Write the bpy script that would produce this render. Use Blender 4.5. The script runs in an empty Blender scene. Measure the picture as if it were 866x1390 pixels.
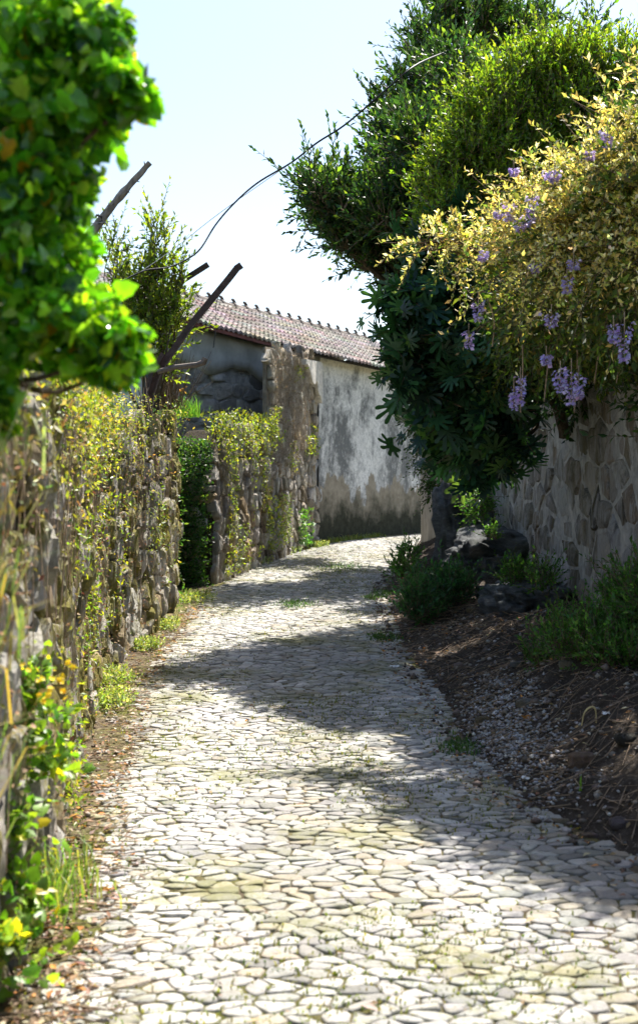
import bpy, math, random
import numpy as np
from mathutils import Vector
random.seed(7)
R = np.random.default_rng(11)
C = bpy.context.scene.collection
SC = bpy.context.scene

# ------------------------------------------------------------------ camera maths
F, CX, CY, EYE = 1805.0, 433.0, 650.0, 1.6
def prof(y):
    y = np.asarray(y, float)
    t = np.clip(y - 8, 0, 16.5)
    return 0.030*t + 0.0
def at(px, py, d):
    return np.array([(px-CX)/F*d, d, EYE-(py-CY)/F*d])
def gp(px, py):
    """point of the lane surface seen at that pixel"""
    k = (py-CY)/F
    lo, hi = 1.0, 60.0
    for _ in range(50):
        m = (lo+hi)/2
        if (EYE-float(prof(m))) > k*m: lo = m
        else: hi = m
    return ((px-CX)/F*lo, lo)
AZ = (0.42, 0.9075); EL = math.radians(59.2)
SUN = np.array([AZ[0]*math.cos(EL), AZ[1]*math.cos(EL), math.sin(EL)])

# ------------------------------------------------------------------ noise
def _h(ix, iy, iz, seed):
    n = (ix.astype(np.int64)*374761393 + iy.astype(np.int64)*668265263 + iz.astype(np.int64)*2147483647*3 + seed*974634777) & 0xffffffff
    n = ((n ^ (n >> 13))*1274126177) & 0xffffffff
    n = (n ^ (n >> 16)) & 0xffffffff
    n = (n*2246822519) & 0xffffffff
    n = (n ^ (n >> 15)) & 0xffffff
    return n/float(0xffffff)
def vnoise(p, seed=0):
    p = np.atleast_2d(np.asarray(p, float))
    i = np.floor(p).astype(int); f = p-i; f = f*f*(3-2*f)
    out = 0
    for a in (0, 1):
        wx = f[:, 0] if a else 1-f[:, 0]
        for b in (0, 1):
            wy = f[:, 1] if b else 1-f[:, 1]
            for c in (0, 1):
                wz = f[:, 2] if c else 1-f[:, 2]
                out = out + wx*wy*wz*_h(i[:, 0]+a, i[:, 1]+b, i[:, 2]+c, seed)
    return out
def fbm(p, seed=0, oct=4):
    p = np.atleast_2d(np.asarray(p, float)); s = 0; a = .5; t = 0
    for o in range(oct):
        s = s+a*vnoise(p*2**o, seed+o); t += a; a *= .5
    return s/t
def n2(x, y, seed=0, oct=4, z=0.):
    x = np.atleast_1d(np.asarray(x, float)); y = np.atleast_1d(np.asarray(y, float)); x, y = np.broadcast_arrays(x, y)
    return fbm(np.stack([x.ravel(), y.ravel(), np.full(x.size, z+.37)], 1), seed, oct)

# ------------------------------------------------------------------ object helpers
def mesh_obj(name, V, Fc, mat, parent=None, col=None, smooth=False):
    me = bpy.data.meshes.new(name)
    V = np.asarray(V, np.float32)
    if isinstance(Fc, np.ndarray):
        n, k = Fc.shape
        me.vertices.add(len(V)); me.vertices.foreach_set('co', V.ravel())
        me.loops.add(n*k); me.loops.foreach_set('vertex_index', Fc.astype(np.int32).ravel())
        me.polygons.add(n); me.polygons.foreach_set('loop_start', np.arange(0, n*k, k, dtype=np.int32))
        me.polygons.foreach_set('loop_total', np.full(n, k, np.int32))
        me.update(calc_edges=True)
    else:
        me.from_pydata(V.tolist(), [], [list(map(int, f)) for f in Fc])
    if col is not None:
        at_ = me.color_attributes.new('col', 'FLOAT_COLOR', 'POINT')
        c = np.ones((len(V), 4), np.float32); c[:, :3] = col
        at_.data.foreach_set('color', c.ravel())
    if smooth:
        me.polygons.foreach_set('use_smooth', np.ones(len(me.polygons), bool))
    me.materials.append(mat)
    me.validate(); me.update()
    o = bpy.data.objects.new(name, me); C.objects.link(o)
    if parent: o.parent = parent
    return o
def tag(o, label=None, cat=None, group=None, kind=None):
    if label: o['label'] = label
    if cat: o['category'] = cat
    if group: o['group'] = group
    if kind: o['kind'] = kind
    return o
def thing(name, label, cat, loc=(0, 0, 0), group=None):
    o = bpy.data.objects.new(name, None); C.objects.link(o); o.location = loc
    o.empty_display_size = .1
    return tag(o, label, cat, group)
def setparent(o, p):
    """parent o (built in world coordinates) to an empty p without moving it"""
    o.parent = p
    o.location = Vector(o.location)-Vector(p.location)
    return o

# ------------------------------------------------------------------ materials
def newmat(name):
    m = bpy.data.materials.new(name); m.use_nodes = True
    nt = m.node_tree; nt.nodes.clear()
    return m, nt, nt.nodes.new('ShaderNodeOutputMaterial')
def N(nt, t, **kw):
    n = nt.nodes.new(t)
    for k, v in kw.items():
        if k in n.inputs.keys() if hasattr(n.inputs, 'keys') else False: n.inputs[k].default_value = v
        else: setattr(n, k, v)
    return n
def ramp(nt, stops, fac=None):
    n = nt.nodes.new('ShaderNodeValToRGB'); cr = n.color_ramp
    while len(cr.elements) < len(stops): cr.elements.new(0.5)
    for e, (p, c) in zip(cr.elements, stops):
        e.position = p; e.color = (c, c, c, 1) if isinstance(c, (int, float)) else (*c, 1)
    if fac is not None: nt.links.new(fac, n.inputs[0])
    return n.outputs[0]
def noise(nt, scale, detail=5, vec=None, rough=.6, dist=0.):
    n = nt.nodes.new('ShaderNodeTexNoise'); n.inputs['Scale'].default_value = scale
    n.inputs['Detail'].default_value = detail; n.inputs['Roughness'].default_value = rough; n.inputs['Distortion'].default_value = dist
    if vec is not None: nt.links.new(vec, n.inputs['Vector'])
    return n.outputs['Fac']
def coords(nt, scale=(1, 1, 1)):
    g = nt.nodes.new('ShaderNodeNewGeometry'); m = nt.nodes.new('ShaderNodeMapping')
    m.inputs['Scale'].default_value = scale
    nt.links.new(g.outputs['Position'], m.inputs['Vector'])
    return m.outputs['Vector']
def mix(nt, fac, a, b, mode='MIX'):
    n = nt.nodes.new('ShaderNodeMix'); n.data_type = 'RGBA'; n.blend_type = mode
    for s, v in ((0, fac), (6, a), (7, b)):
        if isinstance(v, (int, float)): n.inputs[s].default_value = v if s == 0 else (v, v, v, 1)
        elif isinstance(v, tuple): n.inputs[s].default_value = (*v, 1)
        else: nt.links.new(v, n.inputs[s])
    return n.outputs[2]
def math_(nt, op, a, b=None):
    n = nt.nodes.new('ShaderNodeMath'); n.operation = op
    for i, v in enumerate((a, b)):
        if v is None: continue
        if isinstance(v, (int, float)): n.inputs[i].default_value = v
        else: nt.links.new(v, n.inputs[i])
    return n.outputs[0]
def attr(nt):
    n = nt.nodes.new('ShaderNodeAttribute'); n.attribute_name = 'col'; return n.outputs['Color']
def sep(nt, vec):
    n = nt.nodes.new('ShaderNodeSeparateXYZ'); nt.links.new(vec, n.inputs[0]); return n.outputs
def finish(nt, out, col, rough=.85, bump=None, bstr=.5, bdist=.01, spec=.3):
    p = nt.nodes.new('ShaderNodeBsdfPrincipled')
    if isinstance(col, tuple): p.inputs['Base Color'].default_value = (*col, 1)
    else: nt.links.new(col, p.inputs['Base Color'])
    p.inputs['Roughness'].default_value = rough; p.inputs['Specular IOR Level'].default_value = spec
    if bump is not None:
        b = nt.nodes.new('ShaderNodeBump'); b.inputs['Strength'].default_value = bstr; b.inputs['Distance'].default_value = bdist
        nt.links.new(bump, b.inputs['Height']); nt.links.new(b.outputs[0], p.inputs['Normal'])
    nt.links.new(p.outputs[0], out.inputs[0])
    return p
def leaf_mat(name, transl=.45, rough=.4, tcol=(1.25, 1.3, .5), spec=.5):
    m, nt, out = newmat(name)
    c = attr(nt)
    nz = noise(nt, 40, 2, coords(nt))
    c2 = mix(nt, 1.0, c, ramp(nt, [(.3, .8), (.7, 1.2)], nz), 'MULTIPLY')
    p = nt.nodes.new('ShaderNodeBsdfPrincipled'); nt.links.new(c2, p.inputs['Base Color'])
    p.inputs['Roughness'].default_value = rough; p.inputs['Specular IOR Level'].default_value = spec
    t = nt.nodes.new('ShaderNodeBsdfTranslucent')
    nt.links.new(mix(nt, 1.0, c2, tcol, 'MULTIPLY'), t.inputs[0])
    # diffuse and transmitted parts of the leaf together
    s = nt.nodes.new('ShaderNodeMixShader'); s.inputs[0].default_value = transl
    nt.links.new(p.outputs[0], s.inputs[1]); nt.links.new(t.outputs[0], s.inputs[2])
    nt.links.new(s.outputs[0], out.inputs[0])
    return m
def simple(name, col, rough=.8, var=.35, scale=12, bstr=.4, bd=.005, spec=.3, stretch=(1, 1, 1)):
    m, nt, out = newmat(name)
    v = coords(nt, stretch)
    n = noise(nt, scale, 6, v)
    c = mix(nt, 1.0, col, ramp(nt, [(.3, 1-var), (.7, 1+var)], n), 'MULTIPLY')
    finish(nt, out, c, rough, noise(nt, scale*4, 4, v), bstr, bd, spec)
    return m

M = {}
# cobbles
m, nt, out = newmat('cobble'); v = coords(nt)
c = mix(nt, 1.0, attr(nt), ramp(nt, [(.25, .72), (.5, 1.), (.75, 1.22)], noise(nt, 28, 7, v, .7)), 'MULTIPLY')
c = mix(nt, ramp(nt, [(.55, 0.), (.72, .5)], noise(nt, 2.2, 6, v, .7)), c, (.19, .17, .11))
c = mix(nt, ramp(nt, [(.56, 0.), (.66, .7)], noise(nt, 75, 4, v, .7)), c, (.15, .14, .11))
c = mix(nt, ramp(nt, [(.50, 0.), (.62, .75)], math_(nt, 'ADD', math_(nt, 'MULTIPLY', noise(nt, 1.3, 5, v, .65), .7), math_(nt, 'MULTIPLY', noise(nt, 24, 5, v, .7), .3))), c, (.17, .165, .05))
finish(nt, out, c, .78, math_(nt, 'ADD', noise(nt, 45, 6, v, .7), math_(nt, 'MULTIPLY', noise(nt, 200, 3, v), .35)), .9, .008, .35)
M['cobble'] = m
# joint soil with moss
m, nt, out = newmat('soil'); v = coords(nt)
c = ramp(nt, [(.25, (.075, .055, .035)), (.55, (.17, .135, .09)), (.8, (.28, .24, .18))], noise(nt, 14, 8, v, .7))
c = mix(nt, ramp(nt, [(.42, 0.), (.60, .85)], noise(nt, 1.7, 5, v, .6)), c, ramp(nt, [(.3, (.08, .10, .018)), (.7, (.21, .20, .05))], noise(nt, 60, 4, v)))
finish(nt, out, c, .95, noise(nt, 70, 8, v, .75), 1., .02, .1)
M['soil'] = m
# dirt bank
m, nt, out = newmat('dirt'); v = coords(nt)
c = ramp(nt, [(.25, (.035, .028, .022)), (.5, (.088, .070, .055)), (.75, (.18, .155, .13))], noise(nt, 9, 10, v, .75))
c = mix(nt, ramp(nt, [(.60, 0.), (.68, .7)], noise(nt, 55, 3, v, .5)), c, (.24, .21, .18))
finish(nt, out, c, .95, noise(nt, 35, 10, v, .8), 1., .05, .1)
M['dirt'] = m
m, nt, out = newmat('meadow'); v = coords(nt)
c = ramp(nt, [(.3, (.04, .055, .018)), (.6, (.08, .09, .03)), (.8, (.13, .11, .06))], noise(nt, 3, 8, v, .7))
finish(nt, out, c, .95, noise(nt, 20, 8, v, .8), 1., .05, .1)
M['meadow'] = m
# rubble stone in the sun, mossy and lichened
def rubble(name, moss=.5, lich=.5, mosscol=((.10, .10, .012), (.26, .22, .03))):
    m, nt, out = newmat(name); v = coords(nt)
    c = mix(nt, 1.0, attr(nt), ramp(nt, [(.2, .45), (.5, 1.), (.8, 1.45)], noise(nt, 17, 9, v, .75)), 'MULTIPLY')
    c = mix(nt, ramp(nt, [(.62, 0.), (.70, lich)], noise(nt, 9, 6, v, .7)), c, (.34, .34, .31))
    mn = noise(nt, 2.4, 7, coords(nt, (1, 1, .5)), .72)
    c = mix(nt, ramp(nt, [(.45, 0.), (.53, moss)], mn), c, ramp(nt, [(.3, mosscol[0]), (.7, mosscol[1])], noise(nt, 60, 4, v)))
    c = mix(nt, ramp(nt, [(.58, 0.), (.7, .6)], noise(nt, 5.3, 5, coords(nt, (1, 1, .35)), .6)), c, (.035, .03, .022))
    finish(nt, out, c, .92, math_(nt, 'ADD', noise(nt, 26, 9, v, .8), math_(nt, 'MULTIPLY', noise(nt, 5, 3, v), .5)), 1., .045, .15)
    return m
M['rubble'] = rubble('lane_rubble', .85, .5, ((.16, .15, .02), (.36, .31, .045)))
M['rubble_dry'] = rubble('dry_rubble', .45, .4, ((.16, .10, .03), (.30, .2, .06)))
M['mortar_dark'] = simple('wall_core', (.05, .04, .028), .95, .5, 20, 1., .03, .1)
# pale streaked mortar of the right wall
m, nt, out = newmat('wall_right'); v = coords(nt); vs = coords(nt, (1.5, 1.5, .45))
c = mix(nt, 1.0, attr(nt), ramp(nt, [(.2, .55), (.5, 1.), (.8, 1.5)], noise(nt, 13, 9, v, .75)), 'MULTIPLY')
c = mix(nt, ramp(nt, [(.48, 0.), (.60, .85)], noise(nt, 5.5, 8, vs, .7)), c, (.46, .43, .40))
c = mix(nt, ramp(nt, [(.55, 0.), (.65, .7)], noise(nt, 1.6, 6, vs, .7)), c, (.13, .10, .035))
c = mix(nt, ramp(nt, [(.55, 0.), (.68, .8)], noise(nt, 2.7, 7, v, .7, .5)), c, (.04, .035, .03))
finish(nt, out, c, .93, noise(nt, 22, 9, v, .8), 1., .04, .1)
M['wall_right'] = m
m, nt, out = newmat('rock'); v = coords(nt); vs = coords(nt, (1, 1, 3))
c = ramp(nt, [(.25, (.04, .045, .045)), (.5, (.12, .125, .125)), (.72, (.26, .27, .27))], noise(nt, 4.5, 10, vs, .72, .4))
c = mix(nt, ramp(nt, [(.55, 0.), (.66, .7)], noise(nt, 2.2, 6, v, .7)), c, (.03, .045, .018))
finish(nt, out, c, .85, noise(nt, 9, 10, vs, .8), 1., .08, .3)
M['rock'] = m
# whitewashed house wall with mould, running stains and a dark damp foot
m, nt, out = newmat('whitewash'); v = coords(nt); vs = coords(nt, (2.3, 2.3, .42)); z = sep(nt, v)[2]
base = ramp(nt, [(.3, (.68, .67, .65)), (.7, (.84, .83, .80))], noise(nt, 3, 8, v, .7))
st = noise(nt, 1.0, 3, vs, .6, .3)
mott = noise(nt, 9, 12, v, .82)
zf = ramp(nt, [(.0, 1.), (.32, .92), (.55, .8), (.78, .45), (1., .1)], math_(nt, 'DIVIDE', math_(nt, 'SUBTRACT', z, .5), 3.3))
blo = noise(nt, 1.5, 10, coords(nt, (1, 1, .62)), .72, .25)
mo = math_(nt, 'ADD', math_(nt, 'ADD', math_(nt, 'MULTIPLY', blo, .75), math_(nt, 'MULTIPLY', mott, .38)), math_(nt, 'ADD', math_(nt, 'MULTIPLY', zf, .11), math_(nt, 'MULTIPLY', st, .13)))
c = mix(nt, ramp(nt, [(.66, 0.), (.78, .9)], mo), base, (.09, .095, .095))
c = mix(nt, ramp(nt, [(.46, 0.), (.60, .5)], noise(nt, 26, 8, coords(nt, (1, 1, .7)), .8)), c, (.20, .21, .21))
# bare render where the whitewash has fallen off: its edge is ragged
edge = math_(nt, 'ADD', z, math_(nt, 'MULTIPLY', math_(nt, 'SUBTRACT', noise(nt, 1.0, 7, coords(nt, (2.4, 2.4, 1.1)), .62), .5), -2.3))
c = mix(nt, ramp(nt, [(.485, 1.), (.50, 0.)], math_(nt, 'DIVIDE', edge, 3.)), c, ramp(nt, [(.3, (.20, .17, .125)), (.7, (.36, .32, .25))], noise(nt, 6, 8, v, .7)))
e2 = math_(nt, 'ADD', z, math_(nt, 'MULTIPLY', math_(nt, 'SUBTRACT', noise(nt, 2.2, 8, v, .7), .5), -1.5))
c = mix(nt, ramp(nt, [(.28, 1.), (.44, 0.)], math_(nt, 'DIVIDE', e2, 3.)), c, ramp(nt, [(.3, (.018, .02, .012)), (.7, (.06, .06, .038))], noise(nt, 9, 8, v, .7)))
e3 = math_(nt, 'ADD', z, math_(nt, 'MULTIPLY', noise(nt, 2.5, 6, v, .7), .25))  # thin eave shadow painted into the colour along the wall top
c = mix(nt, ramp(nt, [(.915, 0.), (.935, .75)], math_(nt, 'DIVIDE', e3, 4.2)), c, (.20, .20, .19))
finish(nt, out, c, .92, math_(nt, 'ADD', mott, noise(nt, 3, 5, v)), .7, .02, .15)
M['whitewash'] = m
M['cement'] = simple('cement', (.46, .47, .47), .92, .25, 3, .6, .01, .1)
M['house_stone'] = None
m, nt, out = newmat('house_rubble'); v = coords(nt)
c = mix(nt, 1.0, attr(nt), ramp(nt, [(.2, .55), (.5, 1.), (.8, 1.5)], noise(nt, 8, 9, v, .75, .3)), 'MULTIPLY')
c = mix(nt, ramp(nt, [(.52, 0.), (.6, .7)], noise(nt, 4.2, 8, v, .7, .8)), c, (.24, .25, .25))
finish(nt, out, c, .93, noise(nt, 12, 9, v, .8, .6), 1., .04, .1)
M['house_stone'] = m
# roof tile
m, nt, out = newmat('roof_tile'); v = coords(nt)
c = mix(nt, 1.0, attr(nt), ramp(nt, [(.25, .75), (.75, 1.25)], noise(nt, 9, 8, v, .7)), 'MULTIPLY')
c = mix(nt, ramp(nt, [(.52, 0.), (.66, .6)], noise(nt, 2.8, 7, v, .7)), c, (.20, .19, .17))
finish(nt, out, c, .85, noise(nt, 40, 5, v), .5, .01, .2)
M['tile'] = m
M['fascia'] = simple('fascia', (.16, .045, .04), .7, .4, 9)
M['ridge'] = simple('ridge_tile', (.07, .055, .05), .8, .4, 9)
M['rust'] = simple('rusty_iron', (.060, .035, .028), .65, .6, 22, .6, .004, .4)
M['rust_pale'] = simple('rusty_iron_pale', (.13, .10, .08), .6, .5, 22, .6, .004, .4)
M['deadwood'] = simple('deadwood', (.23, .20, .17), .85, .4, 30, .8, .01, .2, (1, 1, .3))
M['bark'] = simple('bark', (.11, .085, .06), .9, .5, 18, 1., .02, .1, (1, 1, .25))
M['twig'] = simple('twig', (.17, .12, .08), .85, .5, 25)
M['drystem'] = simple('dry_stem', (.30, .22, .15), .85, .5, 25)
M['vinestem'] = simple('vine_stem', (.36, .31, .25), .85, .5, 25)
M['cable'] = simple('cable', (.02, .02, .025), .5, .1, 10, 0.)
M['wire'] = simple('wire', (.25, .26, .28), .5, .1, 10, 0.)
M['paper'] = simple('paper', (.8, .8, .8), .8, .05, 10, .1)
M['straw'] = simple('straw', (.55, .45, .22), .7, .3, 20, .2)
m, nt, out = newmat('pebble'); v = coords(nt)
finish(nt, out, mix(nt, 1., attr(nt), ramp(nt, [(.3, .75), (.7, 1.25)], noise(nt, 60, 4, v)), 'MULTIPLY'), .8, noise(nt, 90, 4, v), .4, .004, .25)
M['pebble'] = m
M['leaf'] = leaf_mat('leaf', .5, .42, (1.6, 1.6, .5))
M['leaf_gloss'] = leaf_mat('leaf_glossy', .55, .16, (2., 2.1, .35), .7)
M['leaf_gold'] = leaf_mat('leaf_gold', .5, .45, (1.5, 1.35, .75))
M['leaf_dark'] = leaf_mat('leaf_dark', .42, .38, (1.6, 1.7, .5), .4)
M['grass'] = leaf_mat('grass', .45, .5, (1.2, 1.3, .5))
M['litter'] = leaf_mat('litter', .25, .7, (1.1, 1., .6), .2)
M['petal'] = leaf_mat('petal', .4, .5, (1.05, .95, 1.15), .3)

# ------------------------------------------------------------------ generic geometry
def unit(a): return a/np.maximum(np.linalg.norm(a, axis=-1, keepdims=True), 1e-9)
def tube_arrays(pts, radii, seg=6, jit=0.):
    pts = np.asarray(pts, float); n = len(pts); radii = np.broadcast_to(np.asarray(radii, float), (n,))
    T = unit(np.gradient(pts, axis=0)); ref = np.array([0, 0, 1.]) if abs(T[0, 2]) < .9 else np.array([1., 0, 0])
    V = []
    for i in range(n):
        u = unit(np.cross(T[i], ref)); w = np.cross(T[i], u)
        for k in range(seg):
            a = 2*math.pi*k/seg
            r = radii[i]*(1+jit*(R.random()-.5))
            V.append(pts[i]+r*(math.cos(a)*u+math.sin(a)*w))
    Fc = []
    for i in range(n-1):
        for k in range(seg):
            a = i*seg+k; b = i*seg+(k+1) % seg
            Fc.append((a, b, b+seg, a+seg))
    Fc.append(tuple(range(seg))[::-1]); Fc.append(tuple((n-1)*seg+k for k in range(seg)))
    return V, Fc
class MB:
    def __init__(s): s.V = []; s.F = []; s.c = []
    def add(s, V, Fc, col=None):
        o = len(s.V); s.V.extend([tuple(map(float, p)) for p in V]); s.F.extend([tuple(i+o for i in f) for f in Fc])
        s.c.extend([col if col is not None else (.3, .3, .3)]*len(V)); return s
    def tube(s, pts, r, seg=6, jit=0., col=None): return s.add(*tube_arrays(pts, r, seg, jit), col)
    def box(s, o, ex, ey, ez):
        o, ex, ey, ez = map(np.array, (o, ex, ey, ez))
        V = [o+a*ex+b*ey+c*ez for c in (0, 1) for b in (0, 1) for a in (0, 1)]
        return s.add(V, [(0, 2, 3, 1), (4, 5, 7, 6), (0, 1, 5, 4), (2, 6, 7, 3), (0, 4, 6, 2), (1, 3, 7, 5)])
    def build(s, name, mat, parent=None, smooth=False, keepcol=False):
        o = mesh_obj(name, s.V, s.F, mat, None, np.array(s.c) if keepcol else None, smooth)
        if parent: setparent(o, parent)
        return o
def bez(pts, n=24):
    """Catmull-Rom through points"""
    P = np.asarray(pts, float); P = np.vstack([2*P[0]-P[1], P, 2*P[-1]-P[-2]]); out = []
    m = len(P)-3
    for j in range(n+1):
        t = j/n*m; i = min(int(t), m-1); t -= i
        a, b, c, d = P[i], P[i+1], P[i+2], P[i+3]
        out.append(.5*((2*b)+(-a+c)*t+(2*a-5*b+4*c-d)*t*t+(-a+3*b-3*c+d)*t**3))
    return np.array(out)
def thin_stems(name, A, B, r, mat, parent=None, mids=None):
    """many thin three-sided stems A->B in one mesh"""
    n = len(A); D = unit(B-A); ref = np.where(np.abs(D[:, 2:3]) < .9, np.array([[0, 0, 1.]]), np.array([[1., 0, 0]]))
    u = unit(np.cross(D, ref)); w = np.cross(D, u)
    r = np.broadcast_to(np.asarray(r, float), (n,))[:, None]
    V = []
    for P, k in ((A, 1.), (B, .5)):
        for a in (0, 2.094, 4.189): V.append(P+k*r*(math.cos(a)*u+math.sin(a)*w))
    V = np.stack(V, 1).reshape(-1, 3); b = (np.arange(n)*6)[:, None]
    Fc = np.concatenate([b+np.array([[0, 1, 4, 3]]), b+np.array([[1, 2, 5, 4]]), b+np.array([[2, 0, 3, 5]])])
    o = mesh_obj(name, V, Fc, mat)
    if parent:
        setparent(o, parent)
        if n > 100: o['kind'] = 'stuff'
    return o

# leaf templates: x along, y across, z fold; triangles
def T_oval(w=.22, fold=.08): return (np.array([[0, 0, 0], [.45, w, fold], [1, 0, -.06], [.45, -w, fold]]), np.array([[0, 3, 2], [0, 2, 1]]))
def T_long(w=.2):
    return (np.array([[0, 0, 0], [.3, w*.9, .05], [.7, w*.75, .03], [1, 0, -.08], [.7, -w*.75, .03], [.3, -w*.9, .05], [.5, 0, 0]]),
            np.array([[0, 6, 1], [1, 6, 2], [2, 6, 3], [3, 6, 4], [4, 6, 5], [5, 6, 0]]))
def T_ivy():
    P = [(0, 0), (-.12, .28), (.10, .47), (.36, .38), (.58, .36), (.78, .17), (1, 0)]
    P = P+[(x, -y) for x, y in P[-2:0:-1]]
    V = np.array([(.35, 0, .07)]+[(x, y, -.12*abs(y)) for x, y in P]); n = len(P)
    return V, np.array([[0, i+1, (i+1) % n+1] for i in range(n)])
def T_fig():
    P = [(0, 0)]
    for ang, L in ((112, .40), (62, .72), (29, .92), (0, 1.)):
        a = math.radians(ang); c_, s_ = math.cos(a), math.sin(a); hw = .085*(.7+.4*L)
        for r_, o_ in ((.52*L, hw*.75), (.84*L, hw*1.1), (.96*L, hw*.6))+(((L, 0.),) if ang == 0 else ((.96*L, -hw*.6), (.84*L, -hw*1.1), (.52*L, -hw*.75))):
            P.append((r_*c_-o_*s_, r_*s_+o_*c_))
        if ang: P.append((.40*math.cos(a-math.radians(16)), .40*math.sin(a-math.radians(16))))
    P = P+[(x, -y) for x, y in P[-2:0:-1]]
    V = np.array([(.16, 0, .03)]+[(x, y, -.18*(x*x+y*y)) for x, y in P]); n = len(P)
    return V, np.array([[0, i+1, (i+1) % n+1] for i in range(n)])
OV, LG, IV, FG = T_oval(), T_long(), T_ivy(), T_fig()

def rand_unit(n): return unit(R.normal(size=(n, 3)))
def leaves(name, tmpl, pos, d, nrm, size, cols, mat, parent=None):
    V0, F0 = tmpl; n = len(pos); k = len(V0)
    d = unit(d); side = unit(np.cross(nrm, d)); nn = np.cross(d, side)
    size = np.broadcast_to(np.asarray(size, float), (n,))
    V = pos[:, None, :]+size[:, None, None]*(V0[None, :, 0:1]*d[:, None, :]+V0[None, :, 1:2]*side[:, None, :]+V0[None, :, 2:3]*nn[:, None, :])
    Fc = (np.arange(n)*k)[:, None, None]+F0[None]
    col = np.repeat(cols, k, axis=0)
    o = mesh_obj(name, V.reshape(-1, 3), Fc.reshape(-1, 3), mat, None, col)
    if parent: setparent(o, parent)
    return o
def palette(n, pal, var=.25, hue=.08):
    """pal: list of (weight, rgb)"""
    w = np.array([p[0] for p in pal], float); w /= w.sum()
    c = np.array([p[1] for p in pal], float)[R.choice(len(pal), n, p=w)]
    return np.clip(c*(1+var*R.normal(size=(n, 1)))*(1+hue*R.normal(size=(n, 3))), .004, .95)
def shoots(B, D, L, K, theta=50, tmpl=OV, size=.06, pal=None, name='crown', mat=None, parent=None, droop=0., stems=None, stemr=.003, start=.1, shootcol=.2, svar=.25):
    """leafy shoots: K leaves spiral along each"""
    n = len(B); D = unit(D); L = np.broadcast_to(np.asarray(L, float), (n,))
    ref = np.where(np.abs(D[:, 2:3]) < .9, np.array([[0, 0, 1.]]), np.array([[1., 0, 0]]))
    u = unit(np.cross(D, ref)); w = np.cross(D, u); ph0 = R.random(n)*6.28
    P, A, Nn = [], [], []
    th = math.radians(theta)
    for j in range(K):
        t = start+(1-start)*j/max(K-1, 1)
        ph = ph0+j*2.4+R.normal(size=n)*.3
        rad = np.cos(ph)[:, None]*u+np.sin(ph)[:, None]*w
        tj = (th*(1-.5*t)+R.normal(size=n)*.25)[:, None]
        P.append(B+D*(L*t)[:, None]+np.array([0, 0, -1.])*(droop*L*t*t)[:, None])
        A.append(D*np.cos(tj)+rad*np.sin(tj)); Nn.append(D*np.sin(tj)-rad*np.cos(tj))
    P, A, Nn = (np.stack(x, 1).reshape(-1, 3) for x in (P, A, Nn))
    A = unit(A+R.normal(size=A.shape)*.15); Nn = Nn+R.normal(size=A.shape)*.2+np.array([0, 0, .25])
    m = len(P)
    cols = palette(m, pal)*np.repeat(1+shootcol*R.normal(size=n), K)[:, None]
    cols = np.clip(cols, .004, .9)
    o = leaves(name, tmpl, P, A, Nn, size*np.clip(1+svar*R.normal(size=m), .4, 1.7), cols, mat, parent)
    if stems is not None:
        thin_stems(stems, B, B+D*L[:, None]*.95+np.array([0, 0, -1.])*(droop*L*.9)[:, None], stemr, M['twig'], parent)
    return o
def clump_points(cl, n, inner=.5):
    """cl: (px,py,depth,rx_px,ry_px,rdepth_m). Returns points and outward directions."""
    c = np.array([at(a[0], a[1], a[2]) for a in cl]); r = np.array([(a[3]/F*a[2], a[5], a[4]/F*a[2]) for a in cl])
    w = np.array([(a[6] if len(a) > 6 else 1.) for a in cl])*(r[:, 0]*r[:, 1]*r[:, 2])**.66; w /= w.sum()
    i = R.choice(len(cl), n, p=w); u = rand_unit(n); q = inner+(1-inner)*R.random(n)**.7
    # lumpy outline
    lump = .55+.85*vnoise(u*2.8+i[:, None]*7.1, 5)
    return c[i]+u*r[i]*(q*lump)[:, None], unit(u/r[i])
def limb_tree(root, targets, r0, name='limb', mat=None):
    """trunk base root -> limbs to the targets"""
    mb = MB()
    return mb

# ------------------------------------------------------------------ voronoi stones (cobbles, rubble)
def clip(poly, nx, ny, d):
    out = []
    for i in range(len(poly)):
        a = poly[i]; b = poly[(i+1) % len(poly)]
        da = a[0]*nx+a[1]*ny-d; db = b[0]*nx+b[1]*ny-d
        if da <= 0: out.append(a)
        if (da < 0 < db) or (db < 0 < da):
            t = da/(da-db); out.append((a[0]+t*(b[0]-a[0]), a[1]+t*(b[1]-a[1])))
    return out
def cells(s0, s1, t0, t1, ds, dt, jit=.42, gap=.012, keep=None):
    ni = int((s1-s0)/ds)+1; nj = int((t1-t0)/dt)+1
    S = {}
    for j in range(-2, nj+2):
        for i in range(-2, ni+2):
            S[i, j] = (s0+(i+.5+(.5 if j % 2 else 0)+random.uniform(-jit, jit))*ds, t0+(j+.5+random.uniform(-jit, jit)*.8)*dt)
    out = []
    an = ds/dt
    for j in range(nj):
        for i in range(ni):
            x, y = S[i, j]
            if keep and not keep(x, y): continue
            g = gap*random.uniform(.6, 1.6)
            poly = [(x-1.3*ds, y-1.3*dt), (x+1.3*ds, y-1.3*dt), (x+1.3*ds, y+1.3*dt), (x-1.3*ds, y+1.3*dt)]
            for dj in (-2, -1, 0, 1, 2):
                for di in (-2, -1, 0, 1, 2):
                    if not (di or dj): continue
                    q = S.get((i+di, j+dj))
                    if q is None: continue
                    # bisector in a space where cells are round
                    nx, ny = (q[0]-x)/an/an, (q[1]-y); L = math.hypot(nx, ny)
                    if L < 1e-6: continue
                    mx, my = (q[0]+x)/2, (q[1]+y)/2
                    nx /= L; ny /= L
                    poly = clip(poly, nx, ny, nx*mx+ny*my-g)
                    if len(poly) < 3: break
                if len(poly) < 3: break
            if len(poly) >= 3: out.append((x, y, poly))
    return out
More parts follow.
